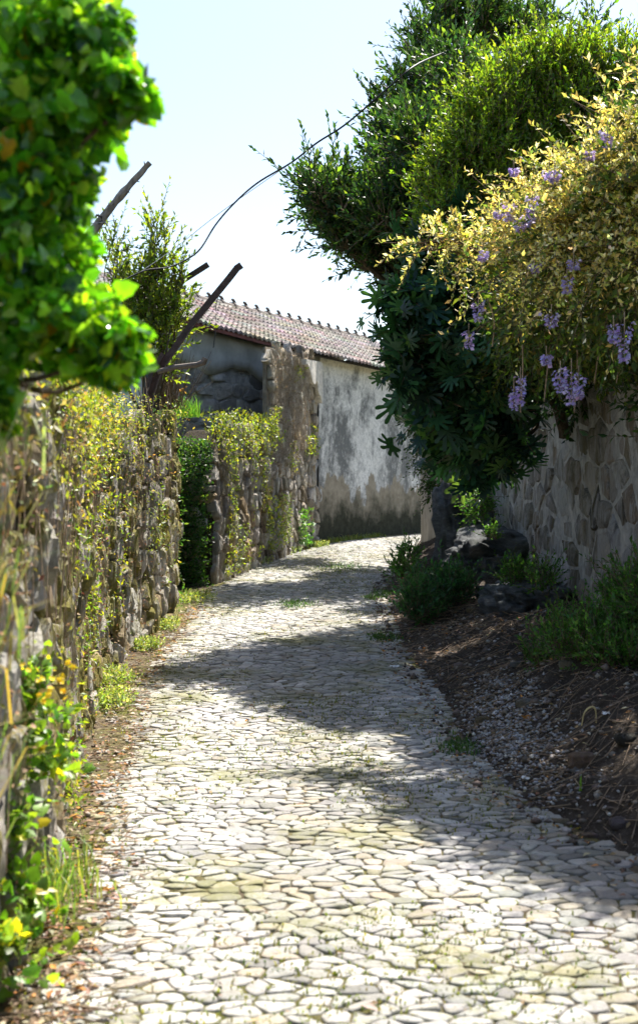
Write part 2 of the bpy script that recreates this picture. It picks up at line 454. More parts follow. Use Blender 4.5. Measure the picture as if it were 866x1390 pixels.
def stones(cl, surf, th=(.02, .04), base=-.03, pal=None, tilt=.12, rough=.15, round_=.22, skip=0.):
    """domed stones on a surface; surf(s,t,h arrays)->xyz"""
    V, Fc, Cc = [], [], []
    o = 0
    for (x, y, poly) in cl:
        if random.random() < skip: continue
        # cut the corners
        P = []
        m = len(poly)
        for k in range(m):
            a = np.array(poly[k]); b = np.array(poly[(k+1) % m])
            P.append(a+(b-a)*round_); P.append(b-(b-a)*round_)
        P = np.array(P); n = len(P)
        c = P.mean(0); ext = max(np.ptp(P[:, 0]), np.ptp(P[:, 1]))
        if ext < .03: continue
        H = random.uniform(*th); ta, tb = random.gauss(0, tilt), random.gauss(0, tilt)
        rr = 1+rough*.5*(R.random(n)-.5)
        rings = []
        for f, h in ((1., base), (.99, H*.35), (.90, H*.85), (.62, H*1.0)):
            Q = c+(P-c)*f*(rr[:, None])
            hh = h+((Q[:, 0]-c[0])*ta+(Q[:, 1]-c[1])*tb if h > 0 else 0)
            hh = hh+(R.random(n)-.5)*H*rough
            rings.append(np.column_stack([Q, np.broadcast_to(hh, (n,))]))
        rings.append(np.array([[c[0], c[1], H*(1.02+.1*random.random())]]))
        V.append(np.vstack(rings))
        for r in range(3):
            for k in range(n):
                k2 = (k+1) % n
                Fc.append((o+r*n+k, o+r*n+k2, o+(r+1)*n+k2, o+(r+1)*n+k))
        for k in range(n): Fc.append((o+3*n+k, o+3*n+(k+1) % n, o+4*n))
        o += 4*n+1
        Cc.append(np.repeat(palette(1, pal, .13, .015), 4*n+1, axis=0))
    V = np.vstack(V); Cc = np.vstack(Cc)
    return surf(V[:, 0], V[:, 1], V[:, 2]), Fc, Cc

# ------------------------------------------------------------------ plan of the lane
LW1 = [(-0.80, 0.5), (-0.98, 3.5), (-1.11, 5.25), (-1.44, 7.6), (-1.72, 10.2), (-1.66, 12.2), (-1.50, 13.9)]
LW2 = [(-1.40, 16.75), (-1.05, 18.4), (-0.78, 19.85), (-0.06, 23.55)]
RW = [(2.75, 1.0), (2.45, 5.0), (2.38, 9.0), (2.33, 13.0), (2.15, 17.0), (1.95, 19.6)]
REDGE = [(2.2, 1.0), (1.95, 3.2), (1.45, 4.8)]+[gp(*q) for q in ((866, 1168), (790, 1128), (700, 1080), (640, 1020), (600, 950), (545, 872), (520, 800), (560, 746))]+[(2.6, 24.5), (6., 27.5)]
LEDGE = [(-0.78, 1.0), (-0.80, 3.5)]+[gp(*q) for q in ((125, 1200), (150, 1050), (185, 960), (215, 880), (255, 835), (292, 800), (345, 764), (425, 744))]+[(0.3, 24.0), (2.5, 28.)]
def interp_edge(E, y):
    E = sorted(E, key=lambda p: p[1]); return np.interp(y, [p[1] for p in E], [p[0] for p in E])
HD = np.array((.485, .875)); HD /= np.linalg.norm(HD); HN = np.array((HD[1], -HD[0])); H0 = np.array((0., 23.6))
class Path:
    def __init__(s, pts):
        s.P = np.array(pts, float); d = np.diff(s.P, axis=0); s.l = np.r_[0, np.cumsum(np.hypot(d[:, 0], d[:, 1]))]; s.L = s.l[-1]
    def xy(s, t): return np.stack([np.interp(t, s.l, s.P[:, 0]), np.interp(t, s.l, s.P[:, 1])], -1)
    def nrm(s, t, side):
        a = s.xy(np.clip(t-.4, 0, s.L)); b = s.xy(np.clip(t+.4, 0, s.L)); d = unit(b-a)
        return np.stack([d[..., 1], -d[..., 0]], -1)*side
    def surf(s, side, z0=0., bulge=None):
        def f(a, z, h):
            q = s.xy(a); n = s.nrm(a, side)
            hh = h if bulge is None else h+bulge(a, z)
            return np.column_stack([q+n*hh[:, None], z+z0])
        return f

# ------------------------------------------------------------------ ground, lane, banks
def grid(name, xs, ys, zf, mat, kind='structure', smooth=True):
    X, Y = np.meshgrid(xs, ys); Z = zf(X.ravel(), Y.ravel())
    nx = len(xs); ny = len(ys)
    i = (np.arange(ny-1)[:, None]*nx+np.arange(nx-1)[None]).ravel()
    Fc = np.column_stack([i, i+1, i+nx+1, i+nx])
    o = mesh_obj(name, np.column_stack([X.ravel(), Y.ravel(), Z]), Fc, mat, None, None, smooth)
    return tag(o, kind=kind)
far = np.r_[np.linspace(-600, -20, 20), np.linspace(-15, -4, 8)]
grid('ground', np.r_[far, np.linspace(-3.6, 7, 160), -far[::-1]+4], np.r_[np.linspace(-300, -5, 12), np.linspace(-2, 30, 420), np.linspace(33, 600, 24)],
     lambda x, y: prof(y)-.0065+.013*(n2(x*6, y*6, 3, 4)-.5)*(np.abs(x) < 8), M['soil'])
def roadkeep(x, y):
    l = float(interp_edge(LEDGE, y)); r = float(interp_edge(REDGE, y))
    j = .16*(float(n2(x*2, y*2, 9, 2)[0])-.5)*2
    if y > 23.2: # stop short of the house wall
        if (np.array((x, y))-H0)@HN < .25: return False
    return l+j < x < r+j and y < 27.5
cl = cells(-2.2, 5.2, 2.3, 27.5, .100, .073, .5, .0031, roadkeep)
def roadsurf(x, y, h):
    z = prof(y)-.004+.010*(n2(x*.9, y*.9, 21, 2)-.5)
    return np.column_stack([x, y, z+h])
V, Fc, Cc = stones(cl, roadsurf, (.003, .009), -.025,
    [(4, (.37, .36, .34)), (3, (.42, .41, .39)), (2, (.29, .285, .275)), (1.2, (.37, .33, .27)), (.6, (.22, .215, .20))], .06, .35, .21)
wt = np.exp(-((np.abs(V[:, 0]-.0)-.62)/.33)**2); dn = n2(V[:, 0]*1.1, V[:, 1]*.6, 55, 4); Cc = Cc*(.86+.18*wt+.45*(dn-.5))[:, None]*(1-np.array([[0, .015, .06]])*(1-wt)[:, None])
road = mesh_obj('road', V, Fc, M['cobble'], None, Cc, True); tag(road, kind='structure')
print('cobbles', len(cl), len(V))

# right bank of earth between lane and retaining wall
def bank_z(x, y):
    r = interp_edge(REDGE, y); w = interp_edge(RW, np.clip(y, 1, 19.6))
    hb = np.interp(y, [2, 5, 7, 9.5, 12, 15, 20, 24], [.35, .42, .50, .50, .40, .36, .42, .2])
    t = np.clip((x-r)/np.maximum(w-r, .35), -1, 1.5)
    rise = np.where(t > 0, hb*(1-(1-np.clip(t, 0, 1))**1.5), t*.3)
    lump = (n2(x*1.9, y*1.9, 31, 4)-.5)*.30*np.clip(t*3, 0, 1)+(n2(x*9, y*9, 33, 4)-.5)*.10*np.clip(t*4, 0, 1)
    crest = .13*np.exp(-((t-.55)/.22)**2)*np.exp(-((y-7.6)/1.2)**2)
    return prof(y)-.01+rise+lump+crest
bys = np.linspace(1.5, 23.5, 500); us = np.linspace(-.12, 1.25, 60)
Yg, Ug = np.meshgrid(bys, us, indexing='ij')
rr_ = interp_edge(REDGE, Yg.ravel()); ww_ = np.maximum(interp_edge(RW, np.clip(Yg.ravel(), 1, 19.6)), rr_+.45)
Xg = rr_+(ww_-rr_)*Ug.ravel()
Zg = bank_z(Xg, Yg.ravel()); nx = len(us); ny = len(bys)
i = (np.arange(ny-1)[:, None]*nx+np.arange(nx-1)[None]).ravel()
tag(mesh_obj('earth_bank', np.column_stack([Xg, Yg.ravel(), Zg]), np.column_stack([i, i+1, i+nx+1, i+nx]), M['dirt'], None, None, True), kind='structure')
# garden terraces held by the walls
def slab(name, poly, z0, z1, mat):
    n = len(poly); V = [(x, y, z0) for x, y in poly]+[(x, y, z1) for x, y in poly]
    Fc = [tuple(range(n))[::-1], tuple(range(n, 2*n))]+[(k, (k+1) % n, n+(k+1) % n, n+k) for k in range(n)]
    return tag(mesh_obj(name, V, Fc, mat), kind='structure')
slab('terrace_ground', [(x+.35, y) for x, y in RW]+[(30, 19.6), (30, 1)], -.2, 2.05, M['meadow'])
slab('garden_ground', [(-25, .5)]+[(x-.35, y) for x, y in LW1]+[(-1.95, 15.4), (-1.85, 16.9), (-1.5, 18.6), (-1.2, 19.9)]+[(-25, 19.9)][:1], -.2, 1.55, M['meadow'])

# ------------------------------------------------------------------ rubble walls
WALLPAL = [(4, (.50, .46, .40)), (3, (.42, .385, .33)), (2, (.60, .56, .50)), (1.5, (.44, .34, .22)), (1, (.25, .23, .2))]
def rubble_wall(name, label, path, side, hfun, ds, dt, mat, pal, th, thick=.42, s0=0, s1=None, cat='stone wall', seed=0, z0f=None, skip=.03, ends=(True, True), coremat=None, tilt=.11, coreoff=-.015, gap=.010, rnd=.16):
    pa = Path(path); s1 = s1 or pa.L
    root = thing(name, label, cat, (*pa.xy(s0), 0))
    def zb(s): return (prof(pa.xy(s)[..., 1])-.08)
    cl = cells(s0, s1, -.1, max(hfun(np.linspace(s0, s1, 80)))+.1, ds, dt, .45, gap, lambda s, z: s < s1-.02 and z < float(hfun(np.array([s]))[0])-.02+.06*random.uniform(-1, 1))
    bul = lambda a, z: .10*(n2(a*.9, z*.9, 41+seed, 3)-.5)+.02*(1-np.clip(z/2.2, 0, 1))
    def surf(a, z, h):
        q = pa.xy(a); n = pa.nrm(a, side); hh = h+bul(a, z)
        return np.column_stack([q+n*hh[:, None], z+prof(q[:, 1])*(1 if z0f is None else 1)])
    V, Fc, Cc = stones(cl, surf, th, -.06, pal, tilt, .35, rnd, skip)
    st = mesh_obj('stonework', V, Fc, mat, None, Cc, False); setparent(st, root)
    # core behind the stones
    ss = np.linspace(s0, s1, int((s1-s0)/.12)+2); rows = 9; V = []; Fc = []
    for k, s in enumerate(ss):
        q = pa.xy(s); n = pa.nrm(s, side); H = float(hfun(np.array([s]))[0])+.04*(float(n2(s*4, 1, 5, 2)[0])-.5); zz = float(prof(q[1]))
        for r in range(rows):
            z = -.1+(H+.1)*r/(rows-1); o = q+n*(coreoff+.014*(float(n2(s*5, z*5, 15, 2)[0])-.5)+float(bul(np.array([s]), np.array([z]))[0])); V.append((o[0], o[1], z+zz))
        for r in (1., .0):
            o = q-n*thick; V.append((o[0], o[1], zz+(H-.02 if r else -.1)))
    m_ = rows+2
    for k in range(len(ss)-1):
        for r in range(m_):
            Fc.append((k*m_+r, k*m_+(r+1) % m_, (k+1)*m_+(r+1) % m_, (k+1)*m_+r))
    Fc.append(tuple(range(m_))); Fc.append(tuple(range((len(ss)-1)*m_, len(ss)*m_))[::-1])
    co = mesh_obj('wall_core', V, Fc, coremat or M['mortar_dark']); setparent(co, root)
    return root, pa
def endcap(root, base, d, height, width, ds, dt, mat, pal, th, z0):
    """a short return face of the wall: base (x,y), direction d along the face"""
    pa = Path([base, (base[0]+d[0]*width, base[1]+d[1]*width)])
    cl = cells(0, width, 0, height, ds, dt, .42, .01, lambda s, z: 0 < s < width-.02 and z < height-.04)
    n = np.array((d[1], -d[0]))
    def surf(a, z, h):
        q = np.array(base)+np.outer(a, d)+np.outer(h, n); return np.column_stack([q, z+z0])
    V, Fc, Cc = stones(cl, surf, th, -.03, pal, .2, .3, .18)
    setparent(mesh_obj('end_stonework', V, Fc, mat, None, Cc, False), root)
def h1(s): return 1.98+.10*(n2(np.asarray(s)*1.3, 0, 61, 3)-.5)*2+0*s
wall1, P1 = rubble_wall('stone_wall', 'long mossy dry stone wall on the left nearest the viewer, draped in vines', LW1, 1, h1, .20, .22, M['rubble'], WALLPAL, (.02, .075))
def h2(s):
    s = np.asarray(s, float); return 1.85+.08*(n2(s*1.5, 3, 62, 3)-.5)
P2 = Path(LW2)
sp = P2.l[2]
def h2b(s):
    s = np.asarray(s, float)
    low = np.interp(s, [0, .5, sp], [1.72, 1.95, 1.98])+.10*(n2(s*1.5, 3, 62, 3)-.5)
    return low
wall2, P2 = rubble_wall('stone_wall', 'lower stone wall beyond the shaded gap, two boulders at its foot', LW2, 1, h2b, .22, .24, M['rubble_dry'], WALLPAL, (.02, .08), s0=.10, s1=sp, seed=3)
# its near end turns away from the lane: a face in the shade
b = P2.xy(0.); n0 = P2.nrm(.0, 1)
wb = np.array(b)-n0*.75
endcap(wall2, tuple(wb), tuple(n0), 1.75, .78, .26, .13, M['rubble_dry'], WALLPAL, (.03, .07), float(prof(b[1]))-.05)
V = []; Fc = []
slabz = float(prof(16.9))
mbx = MB(); dd = unit(P2.xy(1.)-P2.xy(0.)); mbx.box((*(wb+dd*.03), slabz-.1), (*(n0*.70), 0), (*(dd*1.2), 0), (0, 0, 1.8)); mbx.build('end_core', M['mortar_dark'], wall2)
# short recessed wall in the gap between the two
wallg, PG = rubble_wall('stone_wall', 'short recessed dark stretch of wall inside the gap, smothered in green creepers', [(-1.62, 13.8), (-2.02, 14.6), (-2.05, 16.95)], 1, lambda s: 1.85+0*np.asarray(s, float), .26, .13, M['rubble'], WALLPAL, (.02, .06), seed=5)
b = P1.xy(P1.L)
mbx = MB(); mbx.box((b[0]-.5, b[1]-.02, float(prof(b[1]))-.1), (.47, 0, 0), (0, .05, 0), (0, 0, 2.0)); mbx.build('end_core', M['mortar_dark'], wall1)
endcap(wall1, (b[0]-.02, b[1]), (-1., 0.), 1.95, .46, .24, .12, M['rubble'], WALLPAL, (.02, .05), float(prof(b[1])))

# pillar: tall end of the lane wall, up to the eaves
def hp(s):
    s = np.asarray(s, float); y = P2.xy(s)[..., 1]
    return np.interp(y, [19.8, 23.6], [3.58, 3.76])-prof(y)-.0
pil, _ = rubble_wall('wall_buttress', 'tall rubble buttress rising to the eaves, matted with dead brown vines', LW2, 1, hp, .22, .22, M['rubble_dry'], WALLPAL, (.02, .08), s0=sp, s1=P2.L, thick=.06, cat='buttress', seed=8, coremat=simple('buttress_core', (.24, .205, .165), .95, .4, 14, 1., .03, .1))
# plastered patch left at its upper far corner
ss = np.linspace(P2.L-1.5, P2.L-.02, 16); V = []; Fc = []
for k, s in enumerate(ss):
    q = P2.xy(s); n = P2.nrm(s, 1); top = float(hp(np.array([s]))[0])+float(prof(q[1]))-.10
    dpt = .12+.60*((k/15)**1.3)+.35*(float(n2(s*6, 2, 77, 3)[0])-.5)
    for r in range(5):
        z = top-dpt*r/4; jj = .135+.01*(R.random()-.5); V.append((q[0]+n[0]*jj, q[1]+n[1]*jj, z))
    for r in range(5):
        z = top-dpt*(4-r)/4; V.append((q[0]-n[0]*.02, q[1]-n[1]*.02, z))
for k in range(15):
    for r in range(10): Fc.append((k*10+r, (k+1)*10+r, (k+1)*10+(r+1) % 10, k*10+(r+1) % 10))
Fc.append(tuple(range(10))); Fc.append(tuple(range(150, 160))[::-1])
M['plaster_patch'] = simple('plaster_patch', (.60, .57, .52), .9, .3, 12, .8, .02, .1)
setparent(mesh_obj('plaster_patch', V, Fc, M['plaster_patch']), pil)

# right retaining wall
def hr(s):
    s = np.asarray(s, float); y = PRp.xy(s)[..., 1]
    return np.interp(y, [1, 9, 14, 19.6], [2.3, 2.25, 2.2, 2.0])+.1*(n2(s*1.2, 9, 63, 3)-.5)
PRp = Path(RW)
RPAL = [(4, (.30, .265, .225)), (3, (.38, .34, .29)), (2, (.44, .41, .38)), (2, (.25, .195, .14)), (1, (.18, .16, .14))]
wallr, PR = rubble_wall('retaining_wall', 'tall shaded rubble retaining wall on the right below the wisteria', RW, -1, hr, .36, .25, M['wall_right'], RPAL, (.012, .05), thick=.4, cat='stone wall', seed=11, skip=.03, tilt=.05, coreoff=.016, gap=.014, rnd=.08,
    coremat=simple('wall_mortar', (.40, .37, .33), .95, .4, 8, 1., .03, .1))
# far end of the retaining wall, a plastered return seen as a pale column beyond the rock
e0 = np.array(at(571, 700, 21.)[:2]); e1 = np.array(at(606, 700, 20.)[:2])
mbx = MB(); dz = .42
mbx.box((e0[0], e0[1], dz-.2), (*(e1-e0), 0), (.9, .5, 0), (0, 0, 2.0))
pc = mbx.build('wall_pier', simple('pier_render', (.42, .39, .35), .92, .45, 5, 1., .03, .1, (1, 1, .3)))
tag(pc, 'pale rendered pier end of the right wall, beside the dark rock', 'wall pier')

# ------------------------------------------------------------------ house
house = thing('house', 'old whitewashed house with mouldy wall and low tiled roof closing the lane', 'house', (0, 23.6, .4))
def HW(u, off=0.): return H0+HD*u+HN*off
def u_at(px, off=0.):
    k = (px-CX)/F; b = H0+HN*off; return (k*b[1]-b[0])/(HD[0]-k*HD[1])
EA = [(px, py) for px, py in ((150, 406), (238, 430.7), (362, 464), (430, 480), (527, 502), (600, 519), (700, 541))]
def eave_z(u, off=.28):
    us, zs = [], []
    for px, py in EA:
        t = u_at(px, off); us.append(t); zs.append(EYE+(CY-py)/F*HW(t, off)[1])
    return np.interp(u, us, zs)
RW_ = 2.3
RI = ((120, 372), (265, 406), (548, 475), (640, 497))
def ridge_z(u):
    us, zs = [], []
    for px, py in RI:
        t = u_at(px, -RW_); us.append(t); zs.append(EYE+(CY-py)/F*HW(t, -RW_)[1])
    return np.interp(u, us, zs)
UL, UR, U0 = u_at(205), u_at(430)+6.5, -.02
# right section: plaster, slightly wavy
us = np.linspace(U0, UR, 60); zs = np.linspace(0, 1, 30); V = []; 
for u in us:
    q = HW(u); zt = float(eave_z(u))+.02
    for z in zs:
        zz = .3+(zt-.3)*z; w = .05*(float(n2(u*1.1, zz*1.1, 71, 3)[0])-.5); V.append((q[0]+HN[0]*w, q[1]+HN[1]*w, zz))
i = (np.arange(59)[:, None]*30+np.arange(29)[None]).ravel()
Fc = np.column_stack([i, i+30, i+31, i+1])
wf = mesh_obj('wall', V, Fc, M['whitewash'], None, None, True); setparent(wf, house)
# body: back, ends
def quad(name, pts, mat, par): return setparent(mesh_obj(name, pts, [tuple(range(len(pts)))], mat), par)
bk = MB()
a, b_, c_, d_ = HW(UL, -.12), HW(UR, -.12), HW(UR, -4.6), HW(UL, -4.6)
V = [(*a, .1), (*b_, .1), (*c_, .1), (*d_, .1), (*a, float(eave_z(UL))-.05), (*b_, float(eave_z(UR))-.05), (*c_, 3.4), (*d_, 3.5),
     (*HW(UL, -RW_), float(ridge_z(UL))-.12), (*HW(UR, -RW_), float(ridge_z(UR))-.12)]
bk.add(V, [(0, 4, 5, 1), (1, 5, 9, 6, 2), (2, 6, 7, 3), (3, 7, 8, 4, 0)]); bk.build('wall', M['cement'], house)
# left section: rubble with a smooth cement band under the roof
def hwsurf(off):
    def f(a, z, h):
        q = H0+np.outer(a, HD)+np.outer(h+off, HN); return np.column_stack([q, z])
    return f
uc = u_at(440)
cl = cells(UL, U0+.3, 1.2, 3.9, .46, .24, .45, .016, lambda s, z: s < U0 and z < float(eave_z(s))-.62+.12*math.sin(s*3))
V, Fc, Cc = stones(cl, hwsurf(-.02), (.01, .05), -.03, [(3, (.42, .41, .39)), (2, (.46, .39, .32)), (2, (.27, .265, .26)), (1, (.52, .51, .5))], .1, .4, .15)
setparent(mesh_obj('rubble_wall', V, Fc, M['house_stone'], None, Cc, False), house)
V = []; us = np.linspace(UL, U0-.02, 50)
for u in us:
    zt = float(eave_z(u))+.02; zb_ = zt-.50-.10*math.sin(u*3)-.18*(float(n2(u*3, 0, 73, 3)[0]))
    for f, off in ((0., -.03), (0., .035), (.3, .045), (.7, .045), (1., .05), (1., -.03)):
        q = HW(u, off); V.append((*q, zb_+(zt-zb_)*f))
i = (np.arange(49)[:, None]*6+np.arange(5)[None]).ravel()
setparent(mesh_obj('cement_band', V, np.column_stack([i, i+6, i+7, i+1]), M['cement'], None, None, True), house)
V = [(*HW(UL, -.03), 0), (*HW(U0, -.03), 0), (*HW(U0, -.03), 3.8), (*HW(UL, -.03), 3.95)]
setparent(mesh_obj('mortar_wall', V, [(0, 1, 2, 3)], simple('house_mortar', (.40, .40, .39), .95, .4, 6, 1., .04, .1)), house)
# roof: interlocking tiles as one stepped, fluted sheet
RU0, RU1 = u_at(222, .28)-.1, UR+.3
rows = 10; tw = .28
ncol = int((RU1-RU0)/tw); prof_w = [0, .12, .24, .38, .5, .62, .76, .88]
V, Fc, Cc = [], [], []
hgt = [0, .016, .042, .016, 0, .014, .030, .014]
def roof_pt(u, f, lift):
    off = .28-f*(RW_+.28); q = HW(u, off); z = float(eave_z(u))*(1-f)+float(ridge_z(u))*f
    z += .035*math.sin(u*1.3)*f*(1-f)*4
    return (q[0], q[1], z+lift)
o = 0
for r in range(rows):
    f0 = r/rows; f1 = (r+1)/rows+.012
    line = []
    for cidx in range(ncol):
        cc = palette(1, [(4, (.27, .24, .215)), (3, (.31, .285, .26)), (2, (.22, .19, .165)), (1, (.31, .24, .20))], .14)[0]
        base = RU0+cidx*tw; jz = random.uniform(0, .006)
        for k in range(9):
            u = base+tw*(prof_w[k] if k < 8 else 1.); h = hgt[k % 8]+jz
            V += [roof_pt(u, f0, h-.005), roof_pt(u, f0, h+.042), roof_pt(u, f1, h+.004)]
            Cc += [cc, cc, cc]
        for k in range(8):
            a = o+k*3; Fc += [(a, a+3, a+4, a+1), (a+1, a+4, a+5, a+2)]
        o += 27
roof = mesh_obj('roof', V, Fc, M['tile'], None, np.array(Cc), False); setparent(roof, house)
# back slope
V = [roof_pt(RU0, 1., -.02), roof_pt(RU1, 1., -.02), (*HW(RU1, -4.9), 3.5), (*HW(RU0, -4.9), 3.6)]
setparent(mesh_obj('back_roof', V, [(0, 1, 2, 3)], M['tile'], None, np.full((4, 3), .18)), house)
# ridge tiles
nr = int((RU1-RU0)/.42)
rt0 = None
for k in range(nr):
    u0 = RU0+k*.42; mb = MB(); V = []
    for j, (uu, rad) in enumerate(((u0, .125), (u0+.06, .128), (u0+.07, .105), (u0+.44, .098))):
        for a in range(7):
            an = math.pi*a/6; q = HW(uu, -RW_+rad*math.cos(an)*1.1)
            V.append((q[0], q[1], float(ridge_z(uu))+.005+rad*.85*math.sin(an)))
    Fc = [(j*7+a, j*7+a+1, (j+1)*7+a+1, (j+1)*7+a) for j in range(3) for a in range(6)]+[tuple(range(7))[::-1]]
    t = mesh_obj('ridge_tile', V, Fc, M['tile'], None, np.full((28, 3), .2)*np.array([1, .85, .75])*random.uniform(.8, 1.2)); t.parent = roof
    # dark upturned lip of each cap
    mb = MB(); q = HW(u0+.03, -RW_+.04)
    z = float(ridge_z(u0))+.10
    mb.tube([(q[0]-HD[0]*.05, q[1]-HD[1]*.05, z+.055), (q[0], q[1], z+.045), (q[0]+HD[0]*.04, q[1]+HD[1]*.04, z+.01), (q[0]+HD[0]*.10, q[1]+HD[1]*.10, z-.03)], [.022, .03, .03, .02], 6)
    ob = mb.build('ridge_lip', M['ridge']); ob.parent = t
# fascia / red verge board on the left section, dark soffit under the eaves
mb = MB()
for ua, ub in zip(np.linspace(RU0, u_at(374, .28), 9)[:-1], np.linspace(RU0, u_at(374, .28), 9)[1:]):
    a = HW(ua, .262); b_ = HW(ub, .262); za, zb2 = float(eave_z(ua)), float(eave_z(ub))
    mb.add([(a[0], a[1], za-.045), (b_[0], b_[1], zb2-.045), (b_[0], b_[1], zb2+.012), (a[0], a[1], za+.012),
            (a[0]-HN[0]*.03, a[1]-HN[1]*.03, za-.045), (b_[0]-HN[0]*.03, b_[1]-HN[1]*.03, zb2-.045), (b_[0]-HN[0]*.03, b_[1]-HN[1]*.03, zb2+.012), (a[0]-HN[0]*.03, a[1]-HN[1]*.03, za+.012)],
           [(0, 1, 2, 3), (5, 4, 7, 6), (0, 4, 5, 1), (3, 2, 6, 7)])
mb.build('fascia', M['fascia'], house)
mb = MB()
V = []; us = np.linspace(RU0, RU1, 30)
for u in us:
    for off, dz in ((.25, -.014), (-.02, .06), (-.02, .02), (.25, -.045)):
        q = HW(u, off); V.append((*q, float(eave_z(u))+dz))
i = np.arange(29)*4
mb.add(V, [tuple((k, k+4, k+4+(1 if j < 3 else -3), k+(1 if j < 3 else -3))) if False else (k+j, k+4+j, k+4+(j+1) % 4, k+(j+1) % 4) for k in i for j in range(4)])
mb.build('soffit', M['mortar_dark'], house)

# ------------------------------------------------------------------ rocks
def rockmesh(name, c, r, mat, seed, parent=None, sub=4, amp=.35, layer=0., flat=0.):
    import bmesh
    bm = bmesh.new(); bmesh.ops.create_icosphere(bm, subdivisions=sub, radius=1.)
    P = np.array([v.co[:] for v in bm.verts]); Fc = np.array([[v.index for v in f.verts] for f in bm.faces]); bm.free()
    Q = np.sign(P)*np.abs(P)**.72; Q = Q/np.max(np.abs(Q), axis=1, keepdims=True)**.35
    k = 1+amp*(fbm(P*1.4+seed*3.1, seed, 5)-.5)*2
    cr = np.abs(fbm(P*2.3+seed, seed+9, 4)-.5)*2
    k = k-.12*np.exp(-(cr/.08)**2)
    Q = Q*k[:, None]
    if layer:
        z = Q[:, 2]*6+fbm(P*2, seed+4, 3)*3; Q[:, :2] *= (1+layer*((z % 1)-.5))[:, None]
    V = np.array(c)+Q*np.array(r)
    o = mesh_obj(name, V, Fc, mat, None, np.tile(palette(1, [(1, (.2, .18, .16))], .3), (len(V), 1)), False)
    if parent: setparent(o, parent)
    return o
oc = thing('rock_outcrop', 'big dark wet rock outcrop jutting from the foot of the right wall', 'rock', (1.6, 17., .4))
q = at(628, 715, 16.6); rockmesh('upper_rock', (q[0]+.08, q[1]+.3, .85), (.36, .7, .74), M['rock'], 3, oc, 5, .7, .07)
q = at(655, 760, 15.2); rockmesh('ledge_rock', (q[0]+.12, q[1], .55), (.52, 1.0, .36), M['rock'], 5, oc, 5, .75, .07)
q = at(700, 815, 12.6); rockmesh('lower_rock', (q[0]+.12, q[1], .38), (.36, .8, .20), M['rock'], 8, oc, 5, .8, .06)
for (px, py, s, lab) in ((301, 776, .135, 'rounded brown boulder at the corner of the lower wall, nearer the lane'), (287, 768, .12, 'smaller boulder squeezed against the corner of the lower wall')):
    x, y = gp(px, py); o = rockmesh('boulder', (x-.03, y, float(prof(y))+s*.6), (s, s*.9, s), M['rubble_dry'], int(px), None, 3, .25); tag(o, lab, 'boulder')
x, y = gp(291, 792); o = rockmesh('upright_stone', (x-.02, y+.12, float(prof(y))+.32), (.075, .10, .45), M['plaster_patch'], 2, None, 3, .2); tag(o, 'pale narrow upright stone at the lower corner of the far wall', 'stone')
k = 0
STL = [(712, 958, .05, 'largest tan stone in the white gravel'), (655, 980, .045, 'brown stone at the lane edge of the gravel'), (790, 1038, .07, 'long brown stone half buried in the bare earth bank'), (722, 860, .06, 'pale stone below the dark rock'),
       (640, 830, .05, 'grey stone beside the leafy weed clump'), (770, 905, .05, 'stone at the foot of the tall weeds'), (700, 905, .04, 'small stone on the dark bank above the gravel'), (760, 1120, .04, 'flat pale stone at the lower lane edge'),
       (800, 1140, .03, 'little dark stone on the paving by the bank'), (840, 1120, .04, 'pale stone at the right edge of the bank foot'), (622, 905, .035, 'stone on the lane margin above the gravel'), (850, 1010, .05, 'stone among roots at the right edge')]
for px, py, s, lab in STL:
    # walk the pixel ray until it meets the bank
    for d in np.linspace(4.5, 20, 700):
        p = at(px, py, d); rg = float(interp_edge(REDGE, d)); zz = float(bank_z(np.array([p[0]]), np.array([d]))[0]) if p[0] > rg-.1 else float(prof(d))
        if p[2] < zz: break
    o = rockmesh('loose_stone', (p[0], p[1], zz+s*.15), (s*1.1, s*.9, s*.6), M['rubble_dry'], int(px*3+py), None, 3, .3); tag(o, lab, 'stone', 'loose stones on the earth bank')

# ------------------------------------------------------------------ poles, cables
def Lbar(pts, w, t=.012):
    """angle iron following pts"""
    mb = MB(); pts = np.asarray(pts, float); T = unit(np.gradient(pts, axis=0)); V = []
    for p, d in zip(pts, T):
        u = unit(np.cross(d, [0, 1, 0.])); v_ = np.cross(d, u)
        for a, b in ((0, 0), (w, 0), (w, t), (t, t), (t, w*.9), (0, w*.9)): V.append(p+u*(a-w/2)+v_*b)
    n = len(pts); Fc = [(i*6+k, i*6+(k+1) % 6, (i+1)*6+(k+1) % 6, (i+1)*6+k) for i in range(n-1) for k in range(6)]+[tuple(range(6))[::-1], tuple((n-1)*6+k for k in range(6))]
    return mb.add(V, Fc)
pst = thing('iron_post', 'long bent rusty angle iron leaning over the left wall with a short arm', 'iron post', tuple(at(205, 560, 13.2)))
Lbar([at(*p, 12.9) for p in ((200, 585), (206, 535), (216, 503), (262, 438), (312, 377), (322, 364), (328, 360))], .066).build('bar', M['rust'], pst)
MB().tube([at(*p, 12.8) for p in ((214, 505), (235, 499), (268, 495), (276, 492), (279, 486))], [.026, .026, .026, .03, .03], 8).build('arm', M['rust_pale'], pst)
o = Lbar([at(*p, 12.85) for p in ((198, 540), (206, 505), (222, 480))], .05).build('strut', M['rust'], pst)
b2 = Lbar([at(*p, 14.0) for p in ((180, 430), (225, 396), (283, 359))], .06).build('iron_bar', M['rust']); tag(b2, 'shorter dark iron bar poking out above the light green bush', 'iron bar')
pp = thing('dead_branch', 'bare grey cut branch slanting against the sky at upper left', 'branch', tuple(at(90, 360, 10.5)))
P = [at(*p, 10.5) for p in ((70, 385), (118, 325), (140, 296), (163, 267), (187, 240), (204, 221))]
MB().tube(bez(P, 20), np.linspace(.045, .022, 21), 8, .35).build('pole', M['deadwood'], pp)
